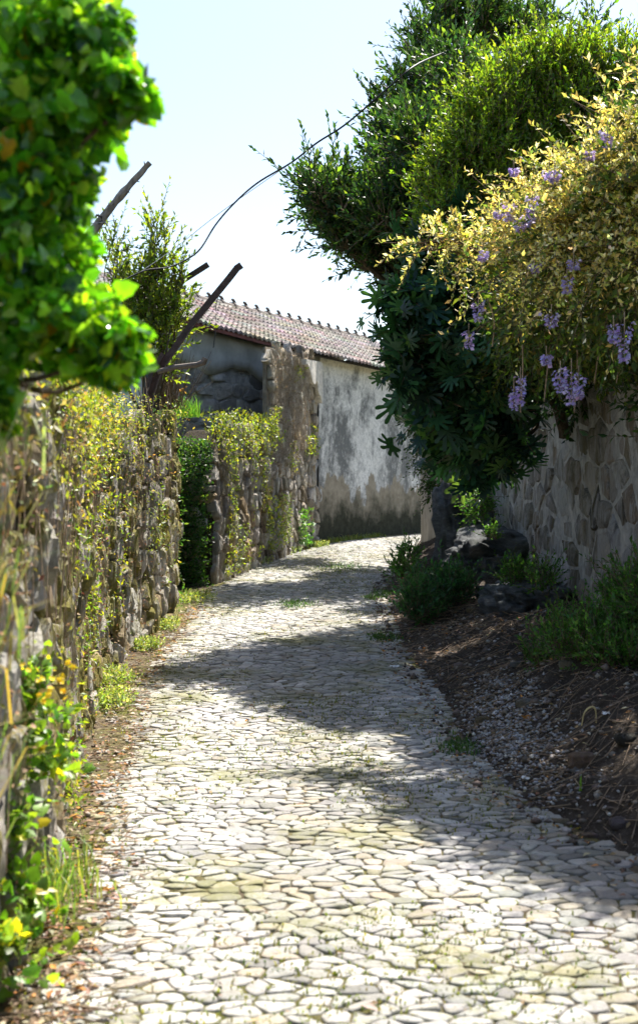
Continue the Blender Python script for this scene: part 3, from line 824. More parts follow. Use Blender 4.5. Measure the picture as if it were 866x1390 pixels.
for (a, b_) in (((136, 298), (134, 290)), ((150, 283), (148, 275)), ((160, 270), (156, 276)), ((182, 245), (190, 247)), ((198, 228), (196, 219)), ((141, 300), (146, 306)), ((128, 318), (136, 326)), ((173, 256), (176, 262))):
    MB().tube([at(*a, 10.5), at(*b_, 10.45)], [.010, .003], 5).build('stub', M['deadwood'], pp)
MB().tube([at(*p, 10.42) for p in ((130, 296), (132, 292), (138, 294), (139, 300), (134, 304))], .010, 6).build('clamp', M['cable'], pp)
MB().tube([at(*p, 10.4) for p in ((104, 304), (130, 303), (158, 299))], .003, 5).build('tie_wire', M['wire'], pp)
cb = [(760, -40, 16.6), (716, 6, 16.2), (655, 45, 15.8), (610, 68, 13.2), (565, 88, 11.9), (527, 119, 11.8), (470, 168, 12.0), (430, 194, 12.2), (395, 221, 12.5), (350, 248, 12.8), (318, 276, 13.1), (293, 305, 13.2), (272, 338, 13.), (252, 353, 12.9), (228, 363, 12.8), (195, 368, 12.7), (150, 390, 12.5)]
o = MB().tube(bez([at(*p) for p in cb], 90), .0085, 6).build('overhead_cable', M['cable'], None, True); tag(o, 'black sagging cable running from the tall tree down to the left bush', 'cable')
o = MB().tube(bez([at(*p) for p in ((395, 221, 13.85), (300, 288, 13.5), (240, 335, 13.2), (190, 370, 12.9))], 30), .0035, 5).build('thin_wire', M['wire']); tag(o, 'thin straight grey wire below the sagging black cable', 'wire')
o = MB().tube(bez([at(*p) for p in ((302, 392, 18.9), (296, 404, 18.9), (293, 420, 18.9), (293, 445, 18.9), (290, 472, 18.9))], 16), .007, 5).build('roof_wire', M['cable']); tag(o, 'loose dark wire hanging over the left eaves of the roof', 'wire')

# ------------------------------------------------------------------ trees and shrubs
UP = np.array([0, 0, 1.])
def plant(name, label, cat, base, clumps, nsh, L, K, tmpl, size, pal, mat, up=.7, outw=.6, rnd=.35, theta=50, inner=.5, stemr=.004, limbs=None, trunk_r=.09, droop=0., group=None, crownname='crown', wood='bark', twigs=True, svar=.25):
    t = thing(name, label, cat, tuple(map(float, base)), group)
    B, O = clump_points(clumps, nsh, inner)
    D = O*outw+UP*up+R.normal(size=B.shape)*rnd
    shoots(B, D, L*np.clip(np.exp(.42*R.normal(size=nsh)), .35, 2.4), K, theta, tmpl, size, pal, crownname, mat, t, droop, 'twigs' if twigs else None, stemr, svar=svar)
    if limbs is not None:
        base = np.array(base, float)
        k0 = np.array(limbs, float)          # where the trunk forks
        MB().tube(bez([base, (base+k0)/2+R.normal(size=3)*.05, k0], 10), np.linspace(trunk_r, trunk_r*.7, 11), 8, .25).build('trunk', M[wood], t)
        for a in clumps:
            c = at(*a[:3]); m_ = (k0+c)/2+R.normal(size=3)*.1+np.array([0, 0, -.1])
            MB().tube(bez([k0, m_, c], 10), np.linspace(trunk_r*.55, trunk_r*.12, 11), 6, .2).build('limb', M[wood], t)
            # secondary boughs
            mb = MB()
            for _ in range(5):
                e = c+rand_unit(1)[0]*np.array([a[3]/F*a[2], a[5], a[4]/F*a[2]])*.8
                s_ = m_+(c-m_)*random.uniform(.2, .95)
                mb.tube(bez([s_, (s_+e)/2+R.normal(size=3)*.04, e], 6), np.linspace(trunk_r*.2, .004, 7), 5)
            mb.build('bough', M[wood], t)
    return t
LAUREL = [(4, (.034, .078, .03)), (3, (.05, .11, .032)), (1.2, (.15, .23, .04)), (1.5, (.022, .055, .035))]
tree1 = plant('laurel_tree', 'tall dark evergreen tree whose branches reach left across the sky', 'tree', (2.6, 14.2, 2.0),
    [(416, 258, 12.8, 10, 9, .35, 1.), (434, 278, 12.8, 18, 13, .6, 1.4), (465, 298, 13., 24, 22, .9, 1.2), (500, 312, 13.1, 30, 28, 1.1, 1.2), (548, 325, 13.3, 40, 34, 1.2, 1.2), (455, 318, 13., 16, 8, .5), (470, 338, 13., 20, 8, .4), (505, 358, 13.2, 24, 10, .5), (535, 382, 13.5, 20, 16, .5),
     (462, 250, 12.7, 8, 16, .3), (528, 268, 13.2, 22, 16, .9), (524, 215, 13.6, 14, 18, .4), (520, 150, 13.9, 8, 22, .3, 1.1), (545, 195, 13.4, 20, 36, .8), (556, 130, 14.2, 18, 26, .5), (578, 70, 14.6, 18, 34, .5), (612, 150, 13.8, 44, 66, 1.2), (604, 25, 15., 15, 32, .5), (650, 45, 15.2, 30, 50, .6), (592, 250, 13.4, 54, 62, 1.3, 1.2),
     (700, 55, 15.4, 26, 26, .5), (738, 30, 15.6, 10, 20, .3, .7), (803, 48, 15.6, 9, 20, .25, .8), (565, 205, 12.1, 24, 32, .5), (560, 275, 12.2, 34, 28, .5), (590, 300, 13.9, 40, 36, 1., 1.6), (632, 275, 13.6, 45, 46, 1., 1.4), (520, 300, 12.2, 26, 20, .5, 1.2)],
    6400, .26, 14, OV, .066, LAUREL, M['leaf_dark'], up=.75, outw=.5, rnd=.3, theta=42, inner=.15, limbs=(1.9, 14.1, 3.2), trunk_r=.12, stemr=.005)
tree2 = plant('laurel_tree', 'second dark evergreen standing behind, showing through gaps of the taller one', 'tree', (3.0, 20.5, 2.0),
    [(450, 287, 18.6, 15, 16, 1.3, 1.4), (478, 300, 18.6, 26, 22, 1.4, 1.2), (520, 312, 18.7, 34, 34, 1.3), (575, 330, 18.8, 45, 50, 1.2), (478, 302, 22.8, 20, 15, .9, 1.3), (520, 316, 22.8, 34, 26, 1.), (640, 300, 19.5, 60, 80, 1.), (570, 375, 20.4, 36, 34, 1.), (620, 400, 20.4, 40, 40, .8)],
    3300, .34, 13, OV, .085, LAUREL, M['leaf_dark'], up=.6, outw=.5, theta=45, inner=.1, limbs=(2.6, 20.4, 3.4), trunk_r=.12)
BRIGHT = [(4, (.15, .25, .025)), (3, (.23, .33, .035)), (2, (.06, .13, .02)), (1.5, (.26, .33, .04))]
shrub = plant('evergreen_shrub', 'big rounded bright green shrub glowing in the sun above the wisteria', 'shrub', (2.75, 10.8, 2.0),
    [(604, 300, 11.2, 32, 44, .35), (600, 240, 11.3, 22, 28, .3), (632, 215, 11.3, 38, 42, .35), (665, 165, 11.4, 44, 42, .4), (705, 125, 11.6, 46, 44, .4), (760, 100, 11.6, 56, 44, .4), (825, 115, 11.6, 50, 48, .4), (690, 250, 11.4, 70, 75, .45, 1.2), (770, 190, 11.6, 80, 70, .5, 1.2), (850, 190, 11.6, 55, 70, .4), (905, 145, 11.6, 46, 60, .4)],
    6200, .19, 13, OV, .046, BRIGHT, M['leaf'], up=.7, outw=.55, rnd=.4, theta=48, inner=.45, limbs=(2.4, 10.7, 2.9), trunk_r=.08)
HEDGE = [(5, (.022, .06, .018)), (3, (.035, .085, .022)), (1, (.06, .12, .03))]
hedge = plant('hedge', 'dark mass of evergreen foliage in the shade behind the fig and wisteria', 'hedge', (3.0, 13., 2.0),
    [(640, 400, 14.4, 70, 75, .6), (720, 440, 13.4, 85, 95, .6), (800, 440, 11.6, 80, 110, .6), (870, 460, 10.6, 60, 90, .4), (660, 500, 14.6, 50, 65, .5), (600, 470, 16., 35, 70, .4), (940, 340, 9.7, 55, 110, .45), (940, 520, 9.2, 50, 70, .4), (950, 210, 10.8, 50, 80, .4), (765, 345, 9.6, 58, 46, .35, 1.8), (720, 400, 10., 40, 40, .4), (960, 300, 9.4, 100, 120, .7, 1.3), (960, 170, 10.4, 90, 90, .6, 1.2)],
    5200, .28, 13, OV, .066, HEDGE, M['leaf_dark'], up=.3, outw=.6, theta=55, inner=.3, limbs=(2.8, 12.8, 2.5), trunk_r=.08)
FIG = [(4, (.035, .095, .05)), (3, (.055, .13, .06)), (1.5, (.02, .06, .045)), (1, (.10, .19, .06))]
fig = plant('fig_tree', 'fig tree with large lobed dark leaves hanging over the lane', 'fig tree', (2.25, 12.2, 2.0),
    [(548, 410, 11., 22, 24, .15), (560, 455, 11., 24, 22, .2), (562, 505, 11., 18, 22, .15), (600, 390, 11.2, 40, 45, .3), (610, 460, 11.2, 45, 50, .3), (650, 520, 11.2, 45, 55, .3), (690, 460, 11., 45, 60, .3), (600, 540, 11.4, 30, 40, .2), (672, 600, 11.3, 34, 45, .2), (620, 300, 11., 30, 25, .2), (600, 340, 11.2, 35, 30, .2), (640, 580, 11.4, 30, 40, .2)],
    620, .20, 5, FG, .15, FIG, M['leaf_dark'], up=-.05, outw=.6, rnd=.7, theta=50, inner=.3, limbs=(1.9, 11.9, 2.5), trunk_r=.06, stemr=.007, droop=.2)
GOLD = [(5, (.74, .62, .22)), (3, (.52, .50, .13)), (2, (.26, .32, .07)), (3.4, (.85, .78, .46)), (1.4, (.11, .18, .05))]
wcl = [(800, 300, 8.0, 74, 70, .35), (850, 215, 7.7, 50, 60, .35), (742, 262, 8.4, 40, 28, .2), (712, 296, 8.6, 36, 24, .2), (772, 335, 8.1, 58, 26, .3), (698, 354, 8.5, 32, 18, .18), (630, 333, 8.8, 34, 9, .12, 1.2), (580, 328, 8.95, 24, 7, .1, 1.2), (845, 335, 7.8, 50, 34, .35), (900, 260, 7.6, 50, 110, .4), (965, 140, 7.3, 60, 80, .35), (1010, 240, 7.0, 60, 110, .35)]
wis = plant('wisteria', 'golden leaved wisteria with mauve flower clusters tumbling over the right wall', 'climbing plant', (2.62, 9.3, 2.25),
    wcl, 1900, .27, 20, OV, .037, GOLD, M['leaf_gold'], up=.3, outw=.7, rnd=.55, theta=70, inner=.0, limbs=(2.35, 9.1, 2.85), trunk_r=.05, stemr=.003, droop=.35)
GREENW = [(1.5, (.16, .24, .04)), (3, (.07, .12, .03)), (2, (.12, .14, .03)), (2, (.05, .09, .03)), (1, (.2, .17, .05))]
B, O = clump_points([(740, 410, 9.6, 60, 50, .3), (800, 400, 9.2, 70, 60, .3), (850, 420, 9.2, 50, 50, .3), (780, 445, 10., 75, 35, .3), (715, 475, 10.8, 50, 26, .3), (850, 450, 9.3, 50, 16, .25), (720, 400, 9., 36, 26, .25), (780, 395, 8.5, 56, 24, .25), (850, 400, 8.0, 46, 28, .25)], 1900, .2)
shoots(B, O*.4+np.array([0, 0, -.5])+R.normal(size=B.shape)*.4, .3, 14, 65, OV, .052, GREENW, 'hanging_foliage', M['leaf'], wis, .2, 'hanging_twigs', .003)
B, O = clump_points(wcl, 650, .3)
shoots(B, O*.6+np.array([0, 0, .1])+R.normal(size=B.shape)*.5, .26, 15, 65, OV, .045, GREENW, 'green_foliage', M['leaf'], wis, .3)
for a, b_ in (((742, 360), (738, 545)), ((700, 400), (706, 560)), ((810, 385), (806, 520)), ((660, 400), (668, 470)), ((775, 400), (779, 560)), ((842, 380), (836, 520))):
    d = 8.9; MB().tube(bez([at(a[0], a[1], d), at((a[0]+b_[0])/2+6, (a[1]+b_[1])/2, d), at(b_[0], b_[1], d+.1)], 10), .005, 5).build('hanging_stem', M['drystem'], wis)
MAUVE = [(4, (.44, .36, .60)), (3, (.56, .48, .70)), (1.5, (.33, .25, .46)), (1, (.68, .62, .76))]
def raceme(px, py, d, L, w):
    top = at(px, py, d); n = int(45+L*260)
    t = R.random(n)**.8; rad = w*(1-t*.75)*(.5+.5*R.random(n)); ph = R.random(n)*6.28
    P = top+np.column_stack([np.cos(ph)*rad, np.sin(ph)*rad, -t*L]); A = np.column_stack([np.cos(ph), np.sin(ph), -.5+R.normal(size=n)*.4])
    o = leaves('flower_cluster', (np.array([[0, 0, 0], [.5, .42, .12], [1, 0, 0], [.5, -.42, .12]]), OV[1]), P, A, R.normal(size=P.shape)+UP, .022*(1+.25*R.normal(size=n)), palette(n, MAUVE, .15), M['petal'], wis)
    # stalk of the raceme
    s = MB().tube([top+np.array([0, 0, .05]), top-np.array([0, 0, L*.95])], [.003, .0015], 4).build('flower_stalk', M['drystem']); s.parent = o; s.location = (0, 0, 0); s.location = Vector((0, 0, 0))
    return o
for px, py, L, w in ((690, 280, .13, .05), (722, 272, .13, .05), (722, 288, .10, .045), (706, 302, .10, .06), (714, 298, .09, .05), (745, 238, .07, .06), (752, 236, .09, .045), (824, 182, .12, .045), (697, 233, .06, .035), (725, 362, .07, .045), (778, 358, .07, .055), (769, 383, .10, .045), (748, 430, .08, .06),
                     (760, 508, .13, .045), (775, 504, .22, .05), (785, 514, .13, .04), (847, 442, .22, .055), (832, 446, .10, .03), (649, 415, .13, .04), (636, 455, .11, .035), (741, 487, .06, .03), (655, 345, .09, .035), (706, 515, .18, .035), (697, 530, .14, .03), (676, 290, .06, .04), (800, 210, .06, .04)):
    raceme(px, py-6, float(np.interp(px, [640, 700, 760, 850], [8.35, 8.05, 7.6, 7.2])), L*(.8 if py < 400 else 1.), w*(.75 if py < 400 else .9))

IVYD = [(4, (.035, .075, .025)), (3, (.05, .10, .03)), (1, (.08, .15, .04))]
plant('ivy', 'small leaved dark ivy hanging down the end of the right wall', 'climbing plant', (1.9, 19.2, .5),
    [(572, 455, 18.8, 18, 40, .25), (583, 520, 18.6, 26, 55, .3), (580, 590, 18.5, 20, 45, .25), (592, 640, 18.3, 16, 40, .2), (610, 560, 18., 30, 70, .35), (568, 560, 18.8, 12, 40, .2), (630, 620, 17.4, 26, 45, .3)],
    1100, .22, 12, OV, .05, IVYD, M['leaf_dark'], up=-.5, outw=.5, theta=60, inner=.2, droop=.2, twigs=True)
def weeds(label, base, clumps, n, L, K, size, pal, mat='leaf', tmpl=OV, name='weed', **kw):
    kw.setdefault('up', .9); kw.setdefault('outw', .45)
    return plant(name, label, 'plant', base, clumps, n, L, K, tmpl, size, pal, M[mat], crownname='foliage', **kw)
WG = [(4, (.06, .16, .035)), (3, (.09, .21, .045)), (1.5, (.14, .28, .06))]
weeds('tall green weeds covering the bank below the right wall', (2.0, 9., .7), [(800, 880, 8.6, 60, 28, .3), (855, 835, 8.9, 42, 55, .3), (845, 890, 8.2, 50, 22, .3), (745, 905, 9.2, 32, 14, .25), (890, 830, 8.4, 40, 70, .3), (775, 865, 9.3, 24, 24, .2)], 1700, .15, 12, .034, WG, inner=.2, rnd=.4)
weeds('low leafy dark green weed clump at the lane edge before the dark rock', (1.1, 13., .3), [(590, 808, 13.2, 40, 22, .4), (570, 828, 12.7, 26, 24, .3), (618, 805, 13.2, 24, 16, .3)], 620, .15, 11, .045, [(4, (.04, .12, .05)), (2, (.06, .17, .07))], inner=.2)
weeds('sparse weeds on the bank by the far rock', (1.2, 17., .4), [(545, 775, 16.5, 18, 12, .3), (555, 755, 17.5, 16, 14, .3)], 160, .12, 9, .045, WG, inner=.2)
weeds('small fern tuft growing on the wall above the ledge rock', (1.9, 16., 1.2), [(650, 686, 15.6, 14, 24, .12)], 120, .16, 9, .04, WG, inner=.2, up=.0)
weeds('tiny tuft on the ledge of the rock', (1.9, 15., .9), [(668, 728, 14.2, 7, 8, .08)], 40, .10, 8, .035, WG, inner=.2)
weeds('scattered weeds at the foot of the retaining wall', (1.9, 12.5, .6), [(700, 785, 12.6, 22, 14, .2), (735, 790, 11.8, 20, 16, .2)], 160, .13, 9, .04, WG, inner=.2)

# left: foreground ivy, hanging over the wall near the viewer
IVG = [(4, (.08, .22, .022)), (3, (.15, .33, .025)), (1.6, (.04, .12, .03)), (2.2, (.27, .43, .04)), (.25, (.5, .28, .02))]
fi = thing('ivy', 'large glossy ivy mound close to the viewer at upper left', 'climbing plant', (-.98, 3.2, 2.0))
ivc = [(188, 128, 3.1, 20, 24, .1), (175, 470, 3.1, 26, 34, .1), (150, 500, 3.1, 34, 18, .1), (60, 30, 3.2, 95, 60, .25), (140, 45, 3.15, 38, 45, .16), (172, 120, 3.1, 32, 40, .12), (120, 130, 3.15, 50, 60, .18), (70, 150, 3.2, 100, 75, .25), (30, 260, 3.2, 92, 75, .25), (85, 240, 3.15, 40, 50, .14), (60, 345, 3.2, 70, 60, .22), (60, 425, 3.15, 90, 55, .22), (145, 445, 3.1, 42, 44, .14), (110, 488, 3.15, 50, 20, .1), (5, 480, 3.1, 45, 30, .12), (4, 555, 3.0, 12, 50, .06), (-60, 200, 3.3, 90, 300, .25)]
B, O = clump_points(ivc, 9500, .15)
A = np.array([0, 0, -.6])+R.normal(size=B.shape)*.65+O*.35; Nn = np.array([.3, .2, .6])+R.normal(size=B.shape)*1.0+O*.4
leaves('foliage', IV, B, A, Nn, .036*np.clip(1+.3*R.normal(size=len(B)), .4, 1.6), palette(len(B), IVG, .25), M['leaf_gloss'], fi)
mb = MB()
for a in ivc[:-2]:
    c = at(*a[:3]); s_ = np.array([-.98, 3.25, 2.0])
    mb.tube(bez([s_, (s_+c)/2+R.normal(size=3)*.05, c], 8), np.linspace(.012, .004, 9), 5)
mb.build('vine_stems', M['bark'], fi)

LB = [(4, (.19, .26, .035)), (3, (.12, .19, .03)), (2, (.28, .33, .05)), (1, (.05, .09, .02))]
plant('bush', 'light green bush with upright shoots growing behind the left wall', 'shrub', (-2.0, 13.7, 1.6),
    [(212, 320, 13.8, 8, 34, .10, 1.4), (220, 375, 13.8, 16, 36, .2), (186, 395, 13.8, 28, 44, .3), (156, 345, 13.8, 8, 30, .10, 1.2), (240, 385, 13.8, 5, 36, .10, 1.3), (215, 440, 13.8, 26, 44, .3), (170, 460, 13.8, 36, 50, .3), (240, 440, 13.8, 14, 30, .2), (215, 500, 13.8, 24, 26, .2)],
    620, .24, 12, OV, .062, LB, M['leaf'], up=.85, outw=.4, rnd=.35, theta=52, inner=.05, limbs=(-1.8, 13.7, 2.2), trunk_r=.035, stemr=.004)

# creepers spread over a wall face
def creeper(label, path, side, s0, s1, z0, z1, n, size, pal, mat='leaf', dens=None, off=(.04, .14), name='creeper', stems=0, stemlen=(.2, .9), stempal='drystem', tmpl=OV, top=None, hang=.0, kd=.5):
    q0 = path.xy((s0+s1)/2); t = thing(name, label, 'climbing plant', (float(q0[0]), float(q0[1]), float(prof(q0[1]))))
    m_ = int(n*4); s = R.uniform(s0, s1, m_); z = R.uniform(z0, z1, m_)
    p = dens(s, z) if dens else np.ones(m_)
    topz = z1-.42*n2(s*2.1, 4, 87, 4)+.10*(n2(s*9, 2, 88, 2)-.5)   # ragged upper edge
    if z1 > 1.9 and z1 < 2.5: p = p*(z < topz)
    keep = np.where(R.random(m_) < p)[0][:n]; s, z = s[keep], z[keep]
    q = path.xy(s); nn = path.nrm(s, side); o_ = R.uniform(*off, len(s))
    P = np.column_stack([q+nn*o_[:, None], z+prof(q[:, 1])])
    N3 = np.column_stack([nn, np.zeros(len(s))])
    tn = np.column_stack([-nn[:, 1], nn[:, 0], np.zeros(len(s))])
    A = tn*R.normal(size=(len(s), 1))*.8+UP*(R.normal(size=(len(s), 1))*.5-hang)+N3*R.uniform(0, .7, (len(s), 1))
    leaves('foliage', tmpl, P, A, N3*.8+UP*.5+R.normal(size=P.shape)*.45, size*np.clip(1+.3*R.normal(size=len(s)), .4, 1.8), palette(len(s), pal, .25), M[mat], t)
    if stems:
        a = R.uniform(s0, s1, stems); zt = R.uniform(z0+(z1-z0)*.25, z1, stems); L = R.uniform(*stemlen, stems)
        q = path.xy(a); nn = path.nrm(a, side); a2 = np.clip(a+R.normal(size=stems)*.07, s0, s1); q2 = path.xy(a2)
        A3 = np.column_stack([q+nn*R.uniform(.03, .12, (stems, 1)), zt+prof(q[:, 1])]); B3 = np.column_stack([q2+nn*R.uniform(.02, .10, (stems, 1)), np.maximum(zt-L, .02)+prof(q2[:, 1])])
        thin_stems('stems', A3, B3, R.uniform(.0015, .0035, stems), M[stempal], t)
    return t
YG = [(4, (.26, .28, .04)), (3, (.18, .24, .04)), (2, (.36, .32, .06)), (1.5, (.10, .17, .03)), (1.2, (.34, .20, .12)), (1, (.42, .36, .22))]
BR = [(3, (.32, .22, .13)), (3, (.24, .15, .09)), (2, (.40, .33, .2)), (1.5, (.2, .22, .05)), (1, (.30, .12, .08))]
def dens_top(s, z): return np.clip((z-1.35)/.8, .03, 1)**1.6*(.25+1.2*(n2(s*1.6, z*1.6, 91, 3) > .45))
creeper('yellow green creeper spilling over the top of the near left wall', P1, 1, 1.5, P1.L-.1, .85, 2.46, 7600, .030, YG, dens=dens_top, off=(.03, .22), stems=170, stemlen=(.15, .6))
creeper('dry brownish vine hanging down the face of the near left wall', P1, 1, 1.5, P1.L-.2, .1, 2.0, 3000, .026, BR, 'litter', dens=lambda s, z: .12+.9*(n2(s*1.2, z*.6, 92, 4) > .5), off=(.02, .12), stems=170, stemlen=(.2, .8))
creeper('sparse bright green sprigs scattered low on the near left wall', P1, 1, 2.0, P1.L-.1, .02, 1.4, 2400, .032, [(3, (.14, .24, .04)), (2, (.28, .32, .03)), (1, (.45, .42, .03))], dens=lambda s, z: 1.*(n2(s*2.2, z*2.2, 93, 3) > .60), off=(.04, .14))
GG = [(4, (.05, .13, .03)), (3, (.08, .18, .04)), (2, (.035, .08, .025)), (1, (.16, .24, .05))]
creeper('dense dark green creeper filling the gap recess', PG, 1, 0, PG.L, 0, 2.4, 7000, .042, GG, off=(.03, .28), stems=200)
PE = Path([(float(wb[0]), float(wb[1])), (float(wb[0]+n0[0]*.85), float(wb[1]+n0[1]*.85))])
creeper('green creeper on the shaded end of the lower wall', PE, 1, 0, .84, 0, 2.05, 7000, .04, GG, dens=lambda s, z: 1.-.75*(s > .76)*(z < 1.4), off=(.04, .24))
YI = [(4, (.30, .32, .03)), (3, (.2, .27, .03)), (1.5, (.12, .2, .03)), (1, (.4, .36, .06))]
creeper('bright yellow green ivy capping the lower wall beyond the gap', P2, 1, -.0, sp+.05, 1.45, 2.40, 2600, .045, YI, dens=lambda s, z: np.clip((z-1.75+.7*n2(s*2.6, 1, 86, 3))/.5, 0, 1), off=(-.1, .18))
creeper('thin ivy strands scattered over the lower wall beyond the gap', P2, 1, .1, sp, .05, 1.8, 1300, .042, YI, dens=lambda s, z: 1.*(n2(s*2.5, z*.9, 95, 3) > .60), off=(.05, .12), stems=120)
DV = [(3, (.30, .25, .19)), (3, (.20, .15, .11)), (1, (.36, .28, .17))]
creeper('matted dead vine clinging to the upper buttress', P2, 1, sp+.02, P2.L-.9, 1.2, 3.3, 1100, .032, DV, 'litter', dens=lambda s, z: np.clip((z-.6)/2, .1, 1)*np.clip((P2.L-.6-s)/2., .02, 1), off=(.05, .13), stems=900, stemlen=(.15, .7), stempal='vinestem')
def strand(label, px, y0, y1, w, n, pal=YI, size=.05):
    """ivy strand on the far lane wall at that column"""
    k = (px-CX)/F; s_ = np.linspace(0, P2.L, 800); q = P2.xy(s_); j = int(np.argmin(np.abs(q[:, 0]/q[:, 1]-k))); s = s_[j]; y = q[j, 1]
    zz = [EYE-(p-CY)/F*y-float(prof(y)) for p in (y1, y0)]; ds = w
    return creeper(label, P2, 1, max(s-ds, 0), min(s+ds, P2.L), zz[0], zz[1], n, size, pal, dens=lambda a, z: (.35+.65*np.abs(np.sin(z*7+a*3)))*(n2(a*5, z*4, 96, 2) > .40), off=(.06, .16))
strand('ivy strand down the left edge of the buttress', 367, 540, 600, .5, 260)
strand('ivy strand high on the right half of the buttress', 414, 565, 618, .45, 260)
strand('tiny ivy sprig near the eaves on the buttress', 398, 498, 520, .3, 60)
strand('ivy patch at the left foot of the buttress', 366, 672, 745, .55, 420)
strand('long thin ivy strand low on the buttress', 380, 670, 735, .35, 240, [(2, (.2, .3, .08)), (1, (.4, .42, .2))])
strand('dark green ivy tuft at the right foot of the buttress', 406, 690, 740, .45, 420, [(3, (.08, .2, .04)), (1, (.16, .3, .05))], .06)
strand('ivy sprig halfway up the buttress', 388, 600, 640, .3, 90)

# grasses
def blades(name, P, H, lean, width, pal, mat, parent=None, tagd=None):
    n = len(P); az = R.random(n)*6.28; h = H*np.clip(1+.35*R.normal(size=n), .3, 2)
    D = np.column_stack([np.cos(az), np.sin(az), np.zeros(n)])*(lean*R.random(n))[:, None]
    sd = np.column_stack([-np.sin(az), np.cos(az), np.zeros(n)])*width
    M1 = P+D*.35*h[:, None]+UP*(h*.6)[:, None]; T = P+D*h[:, None]+UP*(h*(1-.25*lean))[:, None]
    V = np.stack([P-sd, P+sd, M1+sd*.8, M1-sd*.8, T], 1).reshape(-1, 3); b = (np.arange(n)*5)[:, None]
    Fc = np.concatenate([b+np.array([[0, 1, 2]]), b+np.array([[0, 2, 3]]), b+np.array([[3, 2, 4]])])
    o = mesh_obj(name, V, Fc, M[mat], None, np.repeat(palette(n, pal, .2), 5, axis=0))
    if parent: setparent(o, parent)
    return o
q = at(250, 566, 15.)
gt = thing('grass_tuft', 'bright green grass tuft on the wall top beside the iron post', 'grass tuft', tuple(q))
blades('blades', q+np.column_stack([R.normal(size=420)*.09, R.normal(size=420)*.1, np.zeros(420)]), .19, .7, .0025, [(1, (.13, .30, .04)), (1, (.2, .36, .05))], 'grass', gt)
n = 12; leaves('flower', (IV[0], IV[1]), q+np.column_stack([R.normal(size=n)*.06-.02, R.normal(size=n)*.05, .28+R.random(n)*.08]), rand_unit(n), rand_unit(n), .03, palette(n, [(1, (.8, .45, .05))], .1), M['petal'], gt)
q = at(222, 530, 14.2)
ds_ = thing('dry_stalks', 'bundle of dry brown stalks behind the iron post', 'plant', tuple(q))
n = 160; A3 = q+np.column_stack([R.normal(size=n)*.12, R.normal(size=n)*.1, -.2+np.zeros(n)]); thin_stems('stalks', A3, A3+np.column_stack([R.normal(size=n)*.12+.05, R.normal(size=n)*.1, .25+.4*R.random(n)]), .004, M['twig'], ds_)
BG = [(3, (.20, .27, .08)), (2, (.34, .33, .14)), (2, (.10, .18, .05)), (1, (.5, .34, .08))]
def tuft(label, px, py, d, n, H, lean, spread, pal, width=.003, name='grass_tuft'):
    q = at(px, py, d); t = thing(name, label, 'grass tuft', tuple(q)); blades('blades', q+R.normal(size=(n, 3))*np.array(spread), H, lean, width, pal, 'grass', t); return t
tuft('long pale grass blades blurred at the left edge, upper bunch', -45, 860, 3.1, 170, .22, 1.2, (.04, .15, .14), BG, .003)
tuft('long pale grass blades blurred at the left edge, lower bunch', -40, 1040, 3.3, 130, .20, 1.2, (.04, .15, .12), BG, .003)
tuft('arching straw coloured grass over the near wall under the ivy', -10, 640, 2.9, 40, .16, 1.6, (.04, .12, .05), [(2, (.5, .48, .3)), (1, (.3, .34, .12))], .003)
tuft('grass growing at the bottom left corner of the wall foot', 60, 1215, 4.7, 380, .13, 1., (.10, .18, .01), [(2, (.16, .28, .04)), (1, (.3, .3, .08))], .003)
NW = [(4, (.16, .30, .03)), (3, (.10, .22, .03)), (2, (.26, .38, .04)), (.5, (.6, .5, .03))]
weeds('bright celandine weeds with yellow flowers on the near left wall', (-1.05, 4.6, .4), [(38, 945, 4.6, 28, 26, .08), (62, 990, 4.6, 30, 24, .08), (75, 1040, 4.7, 18, 20, .06), (15, 1005, 4.5, 26, 30, .10)], 85, .09, 6, .034, NW, tmpl=IV, up=.6, outw=.6, theta=65, stemr=.002, inner=.1)
weeds('broad leaved green plant at the bottom left corner', (-.98, 4.0, .1), [(8, 1130, 4.3, 20, 30, .08), (18, 1210, 4.2, 26, 26, .10), (55, 1245, 4.3, 18, 14, .06), (12, 1300, 4.0, 34, 30, .1)], 75, .09, 6, .036, NW, tmpl=IV, up=.6, outw=.6, theta=65, stemr=.002, inner=.1)
n = 26; P = np.array([at(random.uniform(10, 105), random.uniform(895, 960), 4.4) for _ in range(n)])
fl = thing('flower_sprig', 'few small yellow flowers on the weeds of the near left wall', 'flowers', tuple(P[0]))
for p in P:
    m_ = 5; az = np.arange(m_)*6.28/5+random.random(); fc_ = unit(np.array([.2, -.8, .6])+R.normal(size=3)*.4); u_ = unit(np.cross(fc_, UP)); w_ = np.cross(fc_, u_)
    A = np.cos(az)[:, None]*u_+np.sin(az)[:, None]*w_+fc_*.25
    leaves('flower', (np.array([[0, 0, 0], [.6, .38, .05], [1, 0, .1], [.6, -.38, .05]]), OV[1]), np.tile(p, (m_, 1)), A, np.tile(fc_, (m_, 1)), .013, palette(m_, [(1, (.85, .6, .02))], .1), M['petal'], fl)
WF = [(3, (.24, .30, .12)), (2, (.16, .24, .07)), (1.5, (.42, .42, .28)), (1, (.3, .32, .04))]
